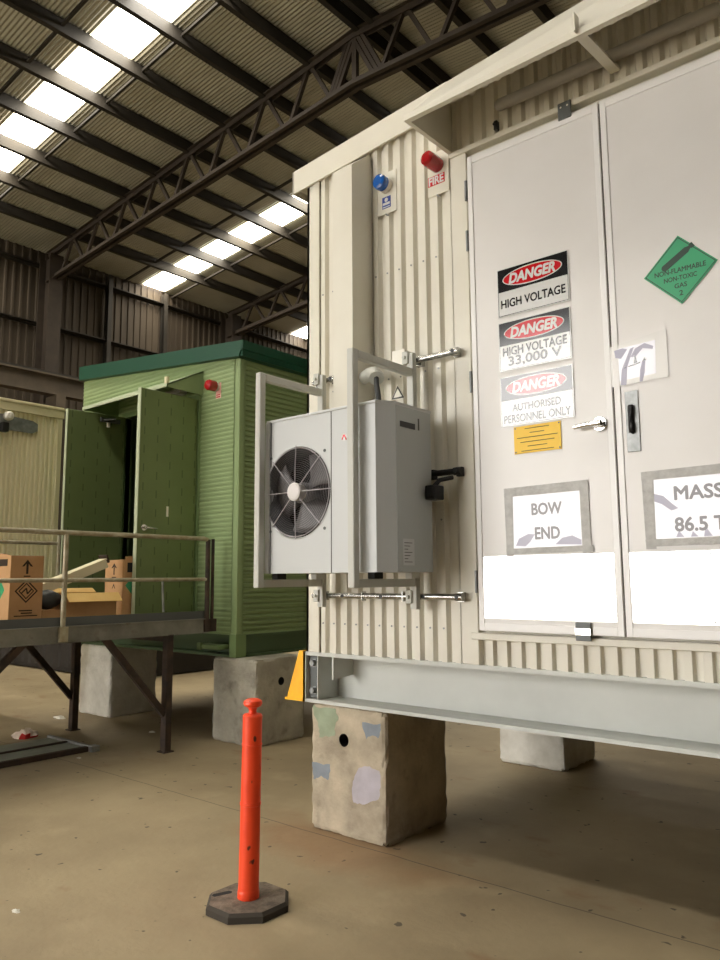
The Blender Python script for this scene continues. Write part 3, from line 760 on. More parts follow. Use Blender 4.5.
t = thing('paper_notice', 'white paper under clear tape across the gap of the two doors, above the handles', 'sign', (2.4, YS, 2.65))
part(MB().prism([(2.262, 2.655), (2.572, 2.662), (2.572, 2.912), (2.258, 2.872)], 1, YS-.0012, YS), 'clear_tape', 'clear', t)
part(MB().prism([(2.302, 2.68), (2.51, 2.69), (2.515, 2.865), (2.298, 2.855)], 1, YS-.002, YS-.0012), 'paper', 'papr', t)
y0, y1 = YS-.0026, YS-.002
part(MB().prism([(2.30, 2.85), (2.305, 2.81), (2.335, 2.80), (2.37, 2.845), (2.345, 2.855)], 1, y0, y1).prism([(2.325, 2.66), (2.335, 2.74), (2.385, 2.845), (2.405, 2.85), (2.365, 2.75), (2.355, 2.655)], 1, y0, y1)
     .prism([(2.385, 2.80), (2.41, 2.84), (2.46, 2.86), (2.505, 2.835), (2.50, 2.82), (2.45, 2.835), (2.41, 2.795)], 1, y0, y1).prism([(2.425, 2.66), (2.43, 2.72), (2.445, 2.77), (2.46, 2.77), (2.455, 2.71), (2.44, 2.66)], 1, y0, y1), 'crease_reflection', 'reflstroke', t)  # dark reflections in the plastic drawn as flat strips
part(MB().prism([(2.40, 2.762), (2.405, 2.81), (2.42, 2.766)], 1, y0-.0006, y0).prism([(2.37, 2.748), (2.372, 2.754), (2.435, 2.766), (2.435, 2.758)], 1, y0-.0006, y0).prism([(2.445, 2.765), (2.455, 2.785), (2.465, 2.768)], 1, y0-.0006, y0)
     .prism([(2.348, 2.745), (2.353, 2.752), (2.362, 2.748)], 1, y0-.0006, y0), 'printed_mark', 'txtblack', t)

# ================================================================== AIR CONDITIONER ON ITS BRACKET FRAME
t = thing('bracket_frame', 'pale grey square-tube frame holding the outdoor unit off the wall', 'frame', (.63, -.1, 1.5))
for x in (.214, .994): part(MB().cbox((x, -.70, 1.61), (x+.048, -.652, 2.978), .004), 'upright', 'frame', t)
for x in (.214, .994):
    part(MB().cbox((x+.002, -.652, 2.928), (x+.046, -.125, 2.976), .004), 'top_arm', 'frame', t)
    part(MB().cbox((x+.002, -.652, 1.612), (x+.046, -.125, 1.66), .004), 'bottom_arm', 'frame', t)
for x in (.214, .994):
    part(MB().cbox((x, -.125, 1.475), (x+.05, -.083, 3.08), .004), 'wall_post', 'frame', t)
def rail(x0, x1, z, m):
    mb = MB().tube([(x0, -.062, z), (x1-.02, -.062, z)], .019, 16).tube([(x1-.05, -.062, z), (x1, -.062, z)], .024, 16)
    mb.tube([(x1-.03, -.088, z), (x1-.03, 0, z)], .013, 8, 1).tube([(x0+.03, -.088, z), (x0+.03, 0, z)], .013, 8, 1)
    k = x0+.28
    while k < x1-.15: mb.tube([(k, -.084, z), (k, -.078, z)], .012, 10, 1).box((k-.16, -.083, z-.03), (k-.155, -.04, z+.03), 0); k += .33
    mb.box((x1-.05, -.042, z-.028), (x1-.01, .0, z+.028)).box((x0, -.042, z-.03), (x0+.05, 0, z+.03))
    return part(mb, 'strut_rail', [m, 'black'], t)
rail(.12, 1.335, 1.55, 'chrome'); rail(1.0, 1.345, 3.042, 'chrome'); rail(.12, .33, 3.05, 'chrome')
rail(1.08, 1.345, 2.30, 'blackm')
for x in (.19, .97):
    for z in (1.55, 3.05): part(MB().cbox((x, -.14, z-.04), (x+.045, -.125, z+.04), .003).tube([(x+.022, -.155, z), (x+.022, -.13, z)], .012, 6), 'clamp', 'frame', t)

t = thing('outdoor_unit', 'light grey air conditioner outdoor unit with round fan on the cabin wall', 'air conditioner', (.7, -.4, 1.66))
AX0, AX1, AX2 = .245, 1.138, 1.198
AY0, AY1, AYB = -.62, -.515, -.165
AZ0, AZ1 = 1.697, 2.656
FX, FZ, FR = .515, 2.19, .303
mb = MB()
foot = [(AX0, AY0), (AX1, AY0), (AX2, AY1), (AX2, AYB), (AX0, AYB)]
n = len(foot); vs = [(p[0], p[1], z) for z in (AZ0, AZ1) for p in foot]
mb.add(vs, [(0,1,2,3,4)[::-1], (5,6,7,8,9)]+[(i, (i+1) % n, n+(i+1) % n, n+i) for i in range(2, n)])
mb.add(vs, [(1, 2, 7, 6)])
mb.hole_face(.80, AX1, AZ0, AZ1, .97, 2.2, .0001, lambda u, v: (u, AY0, v), 0, 8)
part(mb, 'casing', 'ac', t)
mb = MB().hole_face(AX0, .80, AZ0, AZ1, FX, FZ, FR-.022, lambda u, v: (u, AY0-.0, v))
mb.lathe([(FR-.022, AY0+.004), (FR-.02, AY0-.003), (FR-.012, AY0)], 64, 0, (FX, 0, FZ), 1)
mb.box((AX0+.034, AY0-.002, AZ0), (AX0+.042, AY0+.001, AZ1), 1)
mb.cbox((AX0-.004, AY0-.016, AZ0), (AX0+.032, AY0, AZ1), .004)
for a in (45, 135, 225, 315):
    x, z = FX+(FR+.025)*math.cos(rad(a)), FZ+(FR+.025)*math.sin(rad(a))
    mb.disc((x, AY0-.003, z), .01, 1, 8, 1).lathe([(.01, AY0-.003), (.01, AY0)], 8, 1, (x, 0, z), 1)
part(mb, 'front_panel', ['ac', 'dgrey'], t)
part(MB().box((.798, AY0-.002, AZ0), (.803, AY0+.004, AZ1)), 'panel_seam', 'seal', t)
part(MB().cbox((AX0-.006, AY0-.006, AZ1-.004), (AX1+.003, AYB, AZ1+.012), .003).prism([(AX1, AY0-.006), (AX1+.003, AY0-.006), (AX2+.004, AY1), (AX2+.004, AYB), (AX1, AYB)], 2, AZ1-.004, AZ1+.012), 'lid', 'ac', t)
sp = part(MB().cbox((AX2-.002, AY1+.002, AZ0+.002), (AX2+.004, AYB-.005, AZ1-.006), .002), 'side_panel', 'acside', t)
part(MB().box((AX2+.003, -.475, 2.528), (AX2+.0055, -.33, 2.562)), 'hand_slot', 'black', sp)
part(MB().box((AX2+.003, -.30, 2.53), (AX2+.006, -.288, 2.60)), 'latch', 'seal', sp)
rp = MB().box((AX2+.0042, -.46, 1.735), (AX2+.005, -.355, 1.885))
for k in range(7): rp.box((AX2+.005, -.45, 1.86-k*.018), (AX2+.0053, -.375-.02*(k % 3), 1.864-k*.018), 1)
part(rp, 'rating_label', ['ac', 'seal'], sp)
part(MB().lathe([(FR-.022, AY0), (FR-.04, AY0+.1), (FR-.04, AY0+.16)], 64, 0, (FX, 0, FZ), 1), 'fan_shroud', 'frame2', t)
part(MB().disc((FX, AY0+.165, FZ), FR-.03, 1, 48), 'coil', 'dark', t)
fb = MB()
for k in range(3):
    a0 = 2*PI*k/3+.5; rows = []
    for i in range(6):
        r = .06+(FR-.055-.06)*i/5
        for j in range(7):
            s = j/6; a = a0-.15+s*(1.25+.25*i/5)-.2*i/5
            rows.append((FX+r*math.cos(a), AY0+.055+.075*s-.02*math.sin(PI*s), FZ+r*math.sin(a)))
    fb.add(rows, [(i*7+j, i*7+j+1, i*7+8+j, i*7+7+j) for i in range(5) for j in range(6)], 0, True)
fb.lathe([(.065, AY0+.14), (.065, AY0+.04), (.05, AY0+.03), (0, AY0+.03)], 32, 0, (FX, 0, FZ), 1)
fo = part(fb, 'fan', 'fan', t); sm = fo.modifiers.new('thickness', 'SOLIDIFY'); sm.thickness = .004
gm = MB()
for k in range(17): gm.ring((FX, AY0-.004-.01*(1-((k+1)/18)**2), FZ), .07+(FR-.022-.07)*k/17, .0006, 1, 64, 3)
gm.ring((FX, AY0-.006, FZ), FR-.03, .003, 1, 64, 6)
for k in range(8):
    a = rad(45*k+90); 
    gm.tube([(FX+.055*math.cos(a), AY0-.018, FZ+.055*math.sin(a)), (FX+.16*math.cos(a), AY0-.016, FZ+.16*math.sin(a)), (FX+(FR-.014)*math.cos(a), AY0-.01, FZ+(FR-.014)*math.sin(a))], .0032, 6)
gd = part(gm, 'fan_guard', 'wire', t)
part(MB().lathe([(.05, AY0+.03), (.056, AY0-.01), (.056, AY0-.028), (.046, AY0-.034), (0, AY0-.036)], 36, 0, (FX-.0, 0, FZ), 1), 'guard_hub', 'hub', gd)
part(MB().lathe([(.022, AY0-.0015), (0, AY0-.0015)], 20, 0, (.905, 0, 2.483), 1).prism([(.885, 2.468), (.893, 2.498), (.912, 2.498), (.925, 2.465), (.915, 2.465), (.909, 2.482), (.898, 2.482), (.893, 2.468)], 1, AY0-.0025, AY0-.0015, 1), 'round_sticker', ['clear', 'sred'], t)
for x in (.275, 1.055):
    for y in (-.6, -.25): part(MB().cbox((x, y, 1.66), (x+.05, y+.08, 1.697), .003), 'foot', 'blackm' if y < -.5 else 'frame', t)
solo(MB().cbox((1.207, -.25, 2.12), (1.28, -.15, 2.205), .006).tube([(1.24, -.2, 2.2), (1.26, -.17, 2.24), (1.3, -.09, 2.26)], .014, 10).cbox((1.215, -.258, 2.14), (1.27, -.25, 2.19), .003), 'isolator_box', 'blackm', 'small black isolator box at the side of the outdoor unit', 'box', (1.24, -.2, 2.12))
t = thing('cable_entry', 'grey conduit elbow with dark cable above the outdoor unit', 'conduit', (.75, -.06, 2.7))
part(MB().tube([(.612, -.10, 2.99), (.68, -.11, 3.01), (.74, -.13, 3.0), (.775, -.16, 2.965)], .042, 16).tube([(.775, -.16, 2.965), (.79, -.175, 2.945)], .05, 16), 'elbow', 'frame', t)
part(MB().tube([(.785, -.17, 2.95), (.81, -.20, 2.90), (.835, -.215, 2.82), (.85, -.22, 2.695)], .017, 12), 'cable', 'cable', t)
t = thing('junction_box', 'small cream junction box behind the top rail of the bracket frame', 'box', (.92, -.04, 3.03))
part(MB().cbox((.87, -.10, 3.02), (.965, .0, 3.12), .004), 'box', 'cream', t)
part(MB().cbox((.866, -.108, 3.016), (.969, -.1, 3.124), .003), 'cover', 'white', t)
t = thing('triangle_sign', 'tiny triangular warning label on the cladding above the outdoor unit', 'sign', (.83, -.001, 2.82))
part(MB().prism([(.77, 2.83), (.89, 2.83), (.83, 2.93)], 1, -.004, .0), 'plate', 'white', t)
mb = MB()
o = [(.776, 2.834), (.884, 2.834), (.83, 2.924)]; i = [(.795, 2.845), (.865, 2.845), (.83, 2.903)]
for k in range(3):
    q = (k+1) % 3; mb.add([(o[k][0], -.0045, o[k][1]), (o[q][0], -.0045, o[q][1]), (i[q][0], -.0045, i[q][1]), (i[k][0], -.0045, i[k][1])], [(0,1,2,3)])
part(mb, 'border', 'seal', t)

# ================================================================== GREEN CABIN
GX0, GX1, GY, GYB = -5.62, -2.37, 1.38, 4.4
GZ0 = 1.09
t = thing('switchroom_cabin', 'green ribbed cabin with dark green gutter and open double doors', 'cabin', (-4, GY, .86))
OX0, OX1, OZ0, OZ1 = -4.56, -3.10, 1.31, 3.70
topz = lambda x: 4.37+(x-GX0)*(4.06-4.37)/(GX1-GX0)
# walls as thick slabs round the doorway
mb = MB()
y0, y1 = GY+.012, GY+.08
mb.box((GX0, y0, GZ0), (OX0, y1, 4.06)).box((OX1, y0, GZ0), (GX1, y1, 4.06)).box((OX0, y0, GZ0), (OX1, y1, OZ0)).box((OX0, y0, OZ1), (OX1, y1, 4.06))
mb.prism([(GX0, 4.06), (GX1, 4.06), (GX0, 4.37)], 1, y0, y1)
Fg = lambda u, d, v: (v, GY-d, u)
mb.ribs(GZ0, 4.36, GX0, OX0-.03, .05, .005, Fg, clip=lambda u, a, b: (a, b))
mb.ribs(GZ0, 4.36, OX1+.03, GX1-.1, .05, .005, Fg, clip=lambda u, a, b: (a, max(a, min(b, GX0+(4.37-u)/(4.37-4.06)*(GX1-GX0)))))
mb.ribs(3.74, 4.36, OX0-.03, OX1+.03, .05, .005, Fg, clip=lambda u, a, b: (a, max(a, min(b, GX0+(4.37-u)/(4.37-4.06)*(GX1-GX0)))))
part(mb, 'front_wall', 'green', t)
mb = MB().ribs(GZ0, 4.06, GY+.05, GYB, .056, .026, lambda u, d, v: (GX1+d, v, u)); mb.box((GX1-.08, GY+.05, GZ0), (GX1-.03, GYB, 4.06))
part(mb, 'side_wall', 'green', t)
part(MB().cbox((GX1-.06, GY-.006, GZ0), (GX1+.004, GY+.06, 4.06)), 'corner_trim', 'green', t)
part(MB().box((GX0, GYB-.08, GZ0), (GX1-.02, GYB, 4.1)).box((GX0, GY+.08, GZ0), (GX0+.06, GYB, 4.3)), 'rear_wall', 'green', t)
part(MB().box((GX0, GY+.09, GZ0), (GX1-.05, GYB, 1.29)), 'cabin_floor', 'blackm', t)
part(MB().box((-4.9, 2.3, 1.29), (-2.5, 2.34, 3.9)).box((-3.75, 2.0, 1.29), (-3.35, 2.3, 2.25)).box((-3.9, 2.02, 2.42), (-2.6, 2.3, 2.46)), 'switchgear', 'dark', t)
rf = part(MB().prism([(GX0+.0, topz(GX0)), (GX0+.0, topz(GX0)+.17), (GX1+.1, 4.20), (GX1+.1, 4.05)], 1, GY-.06, GYB), 'roof', 'greentrim', t)
part(MB().prism([(GX1+.0, 4.05), (GX1+.06, 4.05), (GX1+.09, 4.11), (GX1+.12, 4.12), (GX1+.13, 4.20), (GX1+.13, 4.215), (GX1, 4.215)], 1, GY-.075, GYB), 'gutter', 'greentrim', rf)
part(MB().prism([(GX0+.0, topz(GX0)-.0), (GX0+.0, topz(GX0)+.185), (GX1+.13, 4.215), (GX1+.06, 4.05)], 1, GY-.078, GY-.055), 'gutter_front', 'greentrim', rf)
# base rail
part(MB().box((GX0, GY-.01, 1.06), (GX1+.01, GY+.15, 1.09)).box((GX0, GY+.11, .88), (GX1, GY+.13, 1.06)).box((GX0, GY-.01, .86), (GX1+.01, GY+.15, .885)), 'base_rail', 'greenshade', t)
part(MB().box((GX1-.15, GY, 1.06), (GX1+.01, GYB, 1.09)).box((GX1-.05, GY+.05, .88), (GX1-.03, GYB, 1.06)).box((GX1-.15, GY, .86), (GX1+.01, GYB, .885)), 'base_rail', 'greenshade', t)
part(MB().box((GX1-.09, GY-.02, .862), (GX1+.012, GY+.12, 1.1)), 'corner_casting', 'greenframe', t)
part(MB().cbox((-2.86, GY-.12, .94), (-2.52, GY+.03, .985), .006).box((-2.86, GY-.13, .93), (-2.80, GY-.1, 1.0)), 'lifting_lug', 'greenframe', t)
# door frame, hood, leaves
mb = MB().cbox((OX0-.06, GY-.02, OZ1), (OX1+.06, GY+.1, OZ1+.06)).cbox((OX0-.06, GY-.02, OZ0-.04), (OX0, GY+.1, OZ1)).cbox((OX1, GY-.02, OZ0-.04), (OX1+.06, GY+.1, OZ1)).cbox((OX0-.06, GY-.03, OZ0-.06), (OX1+.06, GY+.1, OZ0))
part(mb, 'door_frame', 'greenframe', t)
hd = part(MB().prism([(GY, 4.03), (GY-.49, 3.785), (GY-.49, 3.755), (GY-.475, 3.755), (GY-.475, 3.775), (GY, 4.012)], 0, -4.75, -3.01), 'hood', 'green', t)
part(MB().prism([(GY, 4.03), (GY-.49, 3.785), (GY-.49, 3.755), (GY, 3.745)], 0, -3.022, -3.01), 'hood_cheek', 'green', hd)
part(MB().prism([(GY, 4.03), (GY-.49, 3.785), (GY-.49, 3.755), (GY, 3.745)], 0, -4.75, -4.738), 'hood_cheek', 'green', hd)
part(MB().cbox((-4.75, GY-.496, 3.752), (-3.01, GY-.486, 3.79), .002), 'hood_lip', 'greenedge', hd)
part(MB().tube([(-3.11, GY-.42, 3.80), (-3.11, GY-.42, 3.89)], .028, 12), 'sensor', 'beige2', hd)
part(MB().cbox((-3.9, GY-.18, 3.77), (-3.2, GY-.08, 3.83)), 'hood_light', 'lampgrey', hd)
def leaf(xh, ang, sgn):
    """leaf hinged at (xh, GY-.03), swung out"""
    L = .74
    d = part(MB(), 'door', 'greenleaf', t)
    T = Matrix.Translation((xh, GY-.035, 0)) @ Matrix.Rotation(ang, 4, 'Z')
    def p(b, name, m, bevel=0): return part(b, name, m, d)
    b = MB(); b.T = T; b.cbox((0, -.025, 1.32), (L, .025, 3.70), .004)
    d.data.clear_geometry(); 
    me = b.build('door', 'greenleaf', None, origin=ORG[t.name]); old = d.data; d.data = me.data; bpy.data.objects.remove(me); bpy.data.meshes.remove(old)
    e = MB(); e.T = T; e.box((L-.004, -.027, 1.318), (L+.004, .027, 3.702)); p(e, 'edge_trim', 'greenedge')
    s = 1 if sgn > 0 else -1
    for z in (1.8, 2.55, 3.3):
        h = MB(); h.T = T; h.tube([(.0, -s*.0, z-.06), (.0, -s*.0, z+.06)], .022, 10); p(h, 'hinge', 'greenframe')
    return d, T, s, p
d, T, s, p = leaf(-3.085, rad(-90), 1)
e = MB(); e.T = T
e.tube([(.66, .03, 2.21), (.66, .08, 2.21)], .016, 10).tube([(.66, .075, 2.21), (.61, .078, 2.205), (.53, .075, 2.20)], [.014, .012, .01], 10).lathe([(.0, .034), (.032, .034), (.034, .026)], 16, 0, (.66, 0, 2.21), 1)
p(e, 'lever_handle', 'steel')
e = MB(); e.T = T; e.box((.36, .025, 2.34), (.385, .03, 2.45)); p(e, 'tag', 'white')
d, T, s, p = leaf(-4.545, rad(-94), -1)
e = MB(); e.T = T; e.cbox((.08, .025, 3.60), (.34, .06, 3.65), .004).tube([(.3, .06, 3.62), (.2, .16, 3.63)], .012, 8); p(e, 'door_closer', 'dgrey')
e = MB(); e.T = T; e.cbox((.21, .025, 3.54), (.25, .05, 3.62)); p(e, 'lock_tag', 'white')
# beacon and label on the green wall
t = thing('warning_beacon', 'red beacon on the green wall right of the open door', 'beacon', (-2.79, GY-.01, 3.79))
part(MB().lathe([(.05, GY), (.05, GY-.03)], 20, 0, (-2.76, 0, 3.80), 1), 'base', 'white', t)
part(MB().lathe([(.055, GY-.03), (.062, GY-.04), (.062, GY-.12), (.05, GY-.14), (0, GY-.15)], 24, 0, (-2.76, 0, 3.80), 1), 'lens', 'lensred', t)
t = thing('fire_label', 'pale pink label under the red beacon on the green wall', 'sign', (-2.73, GY-.002, 3.66))
part(MB().box((-2.775, GY-.004, 3.665), (-2.69, GY-.0, 3.84)), 'plate', 'pink', t)
part(MB().box((-2.765, GY-.005, 3.675), (-2.70, GY-.004, 3.685)).box((-2.765, GY-.005, 3.70), (-2.70, GY-.004, 3.708)), 'print', 'sred', t)

# ================================================================== BEIGE CABIN
BX, BY1 = -5.2, .87
t = thing('portable_cabin', 'beige ribbed cabin cut by the left edge behind the walkway', 'cabin', (BX-1.2, -1, .9))
part(MB().box((BX-2.4, -6, .95), (BX-.03, BY1-.02, 3.8)), 'body', 'beige', t)
part(MB().ribs(-6, BY1-.05, 1.0, 3.72, .058, .026, lambda u, d, v: (BX+d, u, v)), 'ribbed_cladding', 'beige', t)
part(MB().cbox((BX-.05, -6, 3.70), (BX+.035, BY1+.01, 3.80)).cbox((BX-.05, -6, 3.80), (BX+.05, BY1+.02, 3.83)), 'top_rail', 'beige2', t)
part(MB().cbox((BX-.06, BY1-.06, .95), (BX+.012, BY1, 3.78)), 'corner_post', 'beige2', t)
part(MB().cbox((BX-.1, -6, .9), (BX+.02, BY1, 1.05)), 'base_rail', 'plat', t)
part(MB().box((BX-2.45, -6, 3.78), (BX+.03, BY1, 3.84)), 'roof', 'beige2', t)
t = thing('floodlight', 'white round lamp on a grey plate at the top of the beige cabin', 'light', (BX+.02, .2, 3.5))
part(MB().prism([(-.15, 3.46), (.48, 3.46), (.54, 3.49), (.54, 3.58), (.48, 3.61), (-.15, 3.66)], 0, BX, BX+.03), 'mounting_plate', 'galv', t)
part(MB().lathe([(.0, BX+.15), (.035, BX+.14), (.055, BX+.11), (.055, BX+.07), (.04, BX+.03)], 24, 0, (0, .15, 3.615), 0), 'lamp_globe', 'white', t)
part(MB().cbox((BX+.03, .07, 3.42), (BX+.12, .15, 3.53), .006), 'gear_box', 'black', t)

t = thing('added_shade_container', 'added dark container that deepens the shade on the floor behind the raised cabins', 'container', (-10, 4.6, 0))  # made up to darken the floor band under the cabins
part(MB().box((-13.4, 3.4, .02), (-7.6, 5.8, 2.55)).ribs(-13.4, -7.6, .1, 2.5, .28, .03, lambda u, d, v: (u, 3.37-d-.03, v)), 'body', 'shadebox', t)
for x in (-13.4, -7.6):
    for y in (3.36, 5.76): part(MB().cbox((x-.06, y-.02, 0), (x+.06, y+.08, 2.6)), 'corner_post', 'shadebox', t)

# ================================================================== STEEL WALKWAY
PXR, PXL, PY0, PY1 = -2.6, -4.45, -3.0, 1.2
t = thing('access_walkway', 'weathered steel walkway with pipe railing outside the green cabin doors', 'walkway', (-3.5, 0, 0))
part(MB().box((PXL, PY0, 1.215), (PXR-.02, PY1, 1.25)), 'deck', 'plat', t)
def chan(x, s):
    return MB().box((x, PY0, 1.12), (x-s*.012, PY1, 1.262)).box((x, PY0, 1.12), (x-s*.06, PY1, 1.132)).box((x+s*.012, PY0, 1.252), (x-s*.06, PY1, 1.264)).box((x+s*.012, PY0, 1.118), (x-s*.02, PY1, 1.13))
part(chan(PXR, 1), 'side_channel', 'plat', t); part(chan(PXL, -1), 'side_channel', 'plat', t)
part(MB().box((PXR-.04, PY0, 1.25), (PXR-.03, PY1-.04, 1.342)), 'kick_board', 'dgrey', t)
mb = MB()
for y in (-2.4, -1.5, -.6, .3, .72): mb.box((PXL+.02, y-.03, 1.13), (PXR-.02, y+.03, 1.212))
part(mb, 'joist', 'rust', t)
for x in (-2.63, -4.37):
    for y in (.72, -1.6):
        lg = part(MB().cbox((x-.042, y-.036, .0), (x+.042, y+.036, 1.13), .004), 'leg', 'rust', t)
        part(MB().cbox((x-.06, y-.06, 0), (x+.06, y+.06, .012), .003), 'foot_plate', 'rust', lg)
for x in (-2.63, -4.37):
    part(MB().bar((x, .02, 1.13), (x, .69, .36), .05, .06), 'brace', 'rust', t)
    part(MB().bar((x, -.75, 1.13), (x, -1.56, .36), .05, .06), 'brace', 'rust', t)
part(MB().bar((-4.37, .72, 1.08), (-2.63, .72, 1.08), .04, .05), 'tie', 'rust', t)
def post(x, y, z1, r, m='railm'): return part(MB().tube([(x, y, 1.14), (x, y, z1)], r, 12).box((x-.035, y-.04, 1.13), (x+.03, y+.04, 1.26), 0), 'rail_post', m, t)
post(PXR+.0, -.415, 2.09, .023); post(PXR, 1.17, 2.08, .026, 'rust'); post(PXR, -2.2, 2.09, .023); post(PXR, 1.235, 2.09, .018, 'rust')
part(MB().tube([(PXR, PY0, 2.09), (PXR, 1.12, 2.09), (PXR, 1.17, 2.075)], .022, 12), 'top_rail', 'railm', t)
part(MB().tube([(PXR, PY0, 1.667), (PXR, 1.17, 1.667)], .018, 12), 'mid_rail', 'railm', t)
part(MB().tube([(PXR, .615, 1.667), (PXR, .62, 1.55), (PXR+.005, .63, 1.35)], .012, 8), 'hanging_bar', 'galv', t)
post(PXL, .5, 2.18, .022); post(PXL, -1.6, 2.09, .022)
part(MB().tube([(PXL, PY0, 2.085), (PXL, .48, 2.085)], .02, 10), 'top_rail', 'railm', t)
part(MB().tube([(PXL, PY0, 1.667), (PXL, .48, 1.667)], .018, 10), 'mid_rail', 'railm', t)

# ------------------------------------------------------------------ things on the walkway
def rect_carton(x0, x1, y0, y1, z0, z1, label, wall=.006):
    t = thing('carton', label, 'box', ((x0+x1)/2, (y0+y1)/2, z0))
    return t
DZ = 1.252
t = thing('carton', 'tall brown carton with a printed diamond at the left edge of the walkway', 'box', (-2.98, -.66, DZ))
x0, x1, y0, y1, z1 = -3.15, -2.82, -.80, -.50, 1.885
mb = MB().cbox((x0, y0, DZ), (x1, y1, z1), .003); part(mb, 'body', 'card', t)
part(MB().prism([(x1-.005, z1), (x0, z1), (x0+.02, z1+.03), (x0+.2, z1+.015)], 1, y0-.0, y0+.01).box((x0+.12, y0-.003, z1-.09), (x1-.06, y0+.001, z1-.03), 1), 'torn_flap', ['card', 'ink'], t)
def arrow(yc, zc, s, x): 
    return MB().prism([(yc-.10*s, zc+.03*s), (yc, zc+.15*s), (yc+.10*s, zc+.03*s), (yc+.06*s, zc+.03*s), (yc, zc+.10*s), (yc-.06*s, zc+.03*s)], 0, x, x+.0008).prism([(yc-.02*s, zc-.1*s), (yc+.02*s, zc-.1*s), (yc+.02*s, zc+.1*s), (yc-.02*s, zc+.1*s)], 0, x, x+.0008).box((x, yc-.06*s, zc-.15*s), (x+.0008, yc+.06*s, zc-.13*s))
def outline(c, r, w, x):
    o = [(c[0]+r, c[1]), (c[0], c[1]+r), (c[0]-r, c[1]), (c[0], c[1]-r)]; i = [(c[0]+(p[0]-c[0])*w, c[1]+(p[1]-c[1])*w) for p in o]; m = MB()
    for k in range(4):
        q = (k+1) % 4; m.add([(x, *o[k]), (x, *o[q]), (x, *i[q]), (x, *i[k])], [(0,1,2,3)])
    return m
yc = (y0+y1)/2
part(arrow(yc, 1.775, .5, x1), 'up_arrow', 'ink', t)
part(join(outline((yc, 1.575), .105, .84, x1+.001), outline((yc, 1.575), .072, .82, x1+.001), MB().bar((x1+.001, yc-.045, 1.555), (x1+.001, yc+.0, 1.60), .001, .012), MB().bar((x1+.001, yc, 1.60), (x1+.001, yc+.01, 1.55), .001, .012), MB().bar((x1+.001, yc+.01, 1.55), (x1+.001, yc+.045, 1.59), .001, .012)), 'diamond_mark', 'ink', t)
part(MB().box((x1, yc-.06, 1.40), (x1+.0008, yc+.06, 1.41)).box((x1, yc-.04, 1.378), (x1+.0008, yc+.06, 1.388)).box((x1, yc-.10, 1.355), (x1+.0008, yc+.11, 1.364)), 'print', 'ink', t)
part(MB().prism([(-2.985+.07, 1.585), (-2.985, 1.66), (-2.985-.07, 1.585), (-2.985, 1.51)], 1, y0-.001, y0), 'green_diamond', 'sgreen', t)
t = thing('carton', 'upright brown carton with green diamond beside the open green door', 'box', (-3.29, .64, DZ))
x0, x1, y0, y1, z1 = -3.46, -3.125, .50, .78, 1.875
part(MB().cbox((x0, y0, DZ), (x1, y1, z1), .003), 'body', 'card', t)
part(MB().prism([(x1, z1), (x0+.1, z1), (x0+.15, z1+.02), (x1, z1+.045)], 1, y1-.01, y1).prism([(y0+.03, z1-.002), (y1, z1-.002), (y1, z1+.05), (y0+.03, z1+.03)], 0, x1-.01, x1), 'flap', 'card', t)
part(MB().box((x1, y0+.05, z1-.13), (x1+.001, y0+.16, z1-.03)), 'hand_hole', 'blackm', t)
part(MB().prism([(y0+.03, 1.61), (y0+.11, 1.70), (y0+.19, 1.61), (y0+.11, 1.52)], 0, x1, x1+.001), 'green_diamond', 'sgreen', t)
mb = MB()
xc = -3.29
mb.prism([(xc-.05, 1.79), (xc, 1.84), (xc+.05, 1.79), (xc+.03, 1.79), (xc, 1.815), (xc-.03, 1.79)], 1, y0-.001, y0).box((xc-.01, y0-.001, 1.72), (xc+.01, y0, 1.81)).box((xc-.04, y0-.001, 1.69), (xc+.04, y0, 1.70)).prism([(xc-.03, 1.58), (xc, 1.63), (xc+.03, 1.58), (xc+.02, 1.58), (xc, 1.61), (xc-.02, 1.58)], 1, y0-.001, y0)
part(mb, 'up_arrow', 'ink', t)
t = thing('carton', 'low open brown carton with a folded-out flap paled as if lit behind the railing', 'box', (-3.0, .0, DZ))
x0, x1, y0, y1, z1 = -3.22, -2.84, -.27, .26, 1.545
w = .006
part(MB().box((x0, y0, DZ), (x1, y1, DZ+w)).box((x0, y0, DZ), (x0+w, y1, z1)).box((x1-w, y0, DZ), (x1, y1, z1)).box((x0, y0, DZ), (x1, y0+w, z1)).box((x0, y1-w, DZ), (x1, y1, z1)), 'body', 'card', t)
part(MB().prism([(x1-.004, z1+.004), (x1+.075, z1-.075), (x1+.07, z1-.08), (x1-.008, z1-.002)], 1, y0-.0, y1+.02), 'front_flap', 'card2', t)
part(MB().prism([(x0+.004, z1), (x0-.07, z1+.04), (x0-.07, z1+.046), (x0+.004, z1+.006)], 1, y0, y1), 'back_flap', 'card2', t)
t = thing('packing_board', 'long pale packing board propped aslant on the open carton', 'board', (-3.1, .0, 1.56))
A, B = Vector((-3.14, -.40, 1.615)), Vector((-3.14, .28, 1.875))
part(MB().bar(A, B, .14, .012).bar(A+Vector((.07, 0, -.04)), B+Vector((.07, 0, -.04)), .012, .09), 'board', 'foam', t)
part(MB().bar(B, B+Vector((0, .018, .007)), .15, .08), 'end_cap', 'ink', t)
t = thing('carton', 'small brown carton sitting behind the railing post', 'box', (-2.98, -.40, DZ))
part(MB().cbox((-3.15, -.48, DZ), (-2.86, -.29, 1.40), .003), 'body', 'card', t)
part(MB().box((-3.02, -.482, 1.25+.005), (-2.98, -.288, 1.402)), 'packing_tape', 'card2', t)
mb = MB()
import mathutils
rows = []; nu, nv = 14, 8
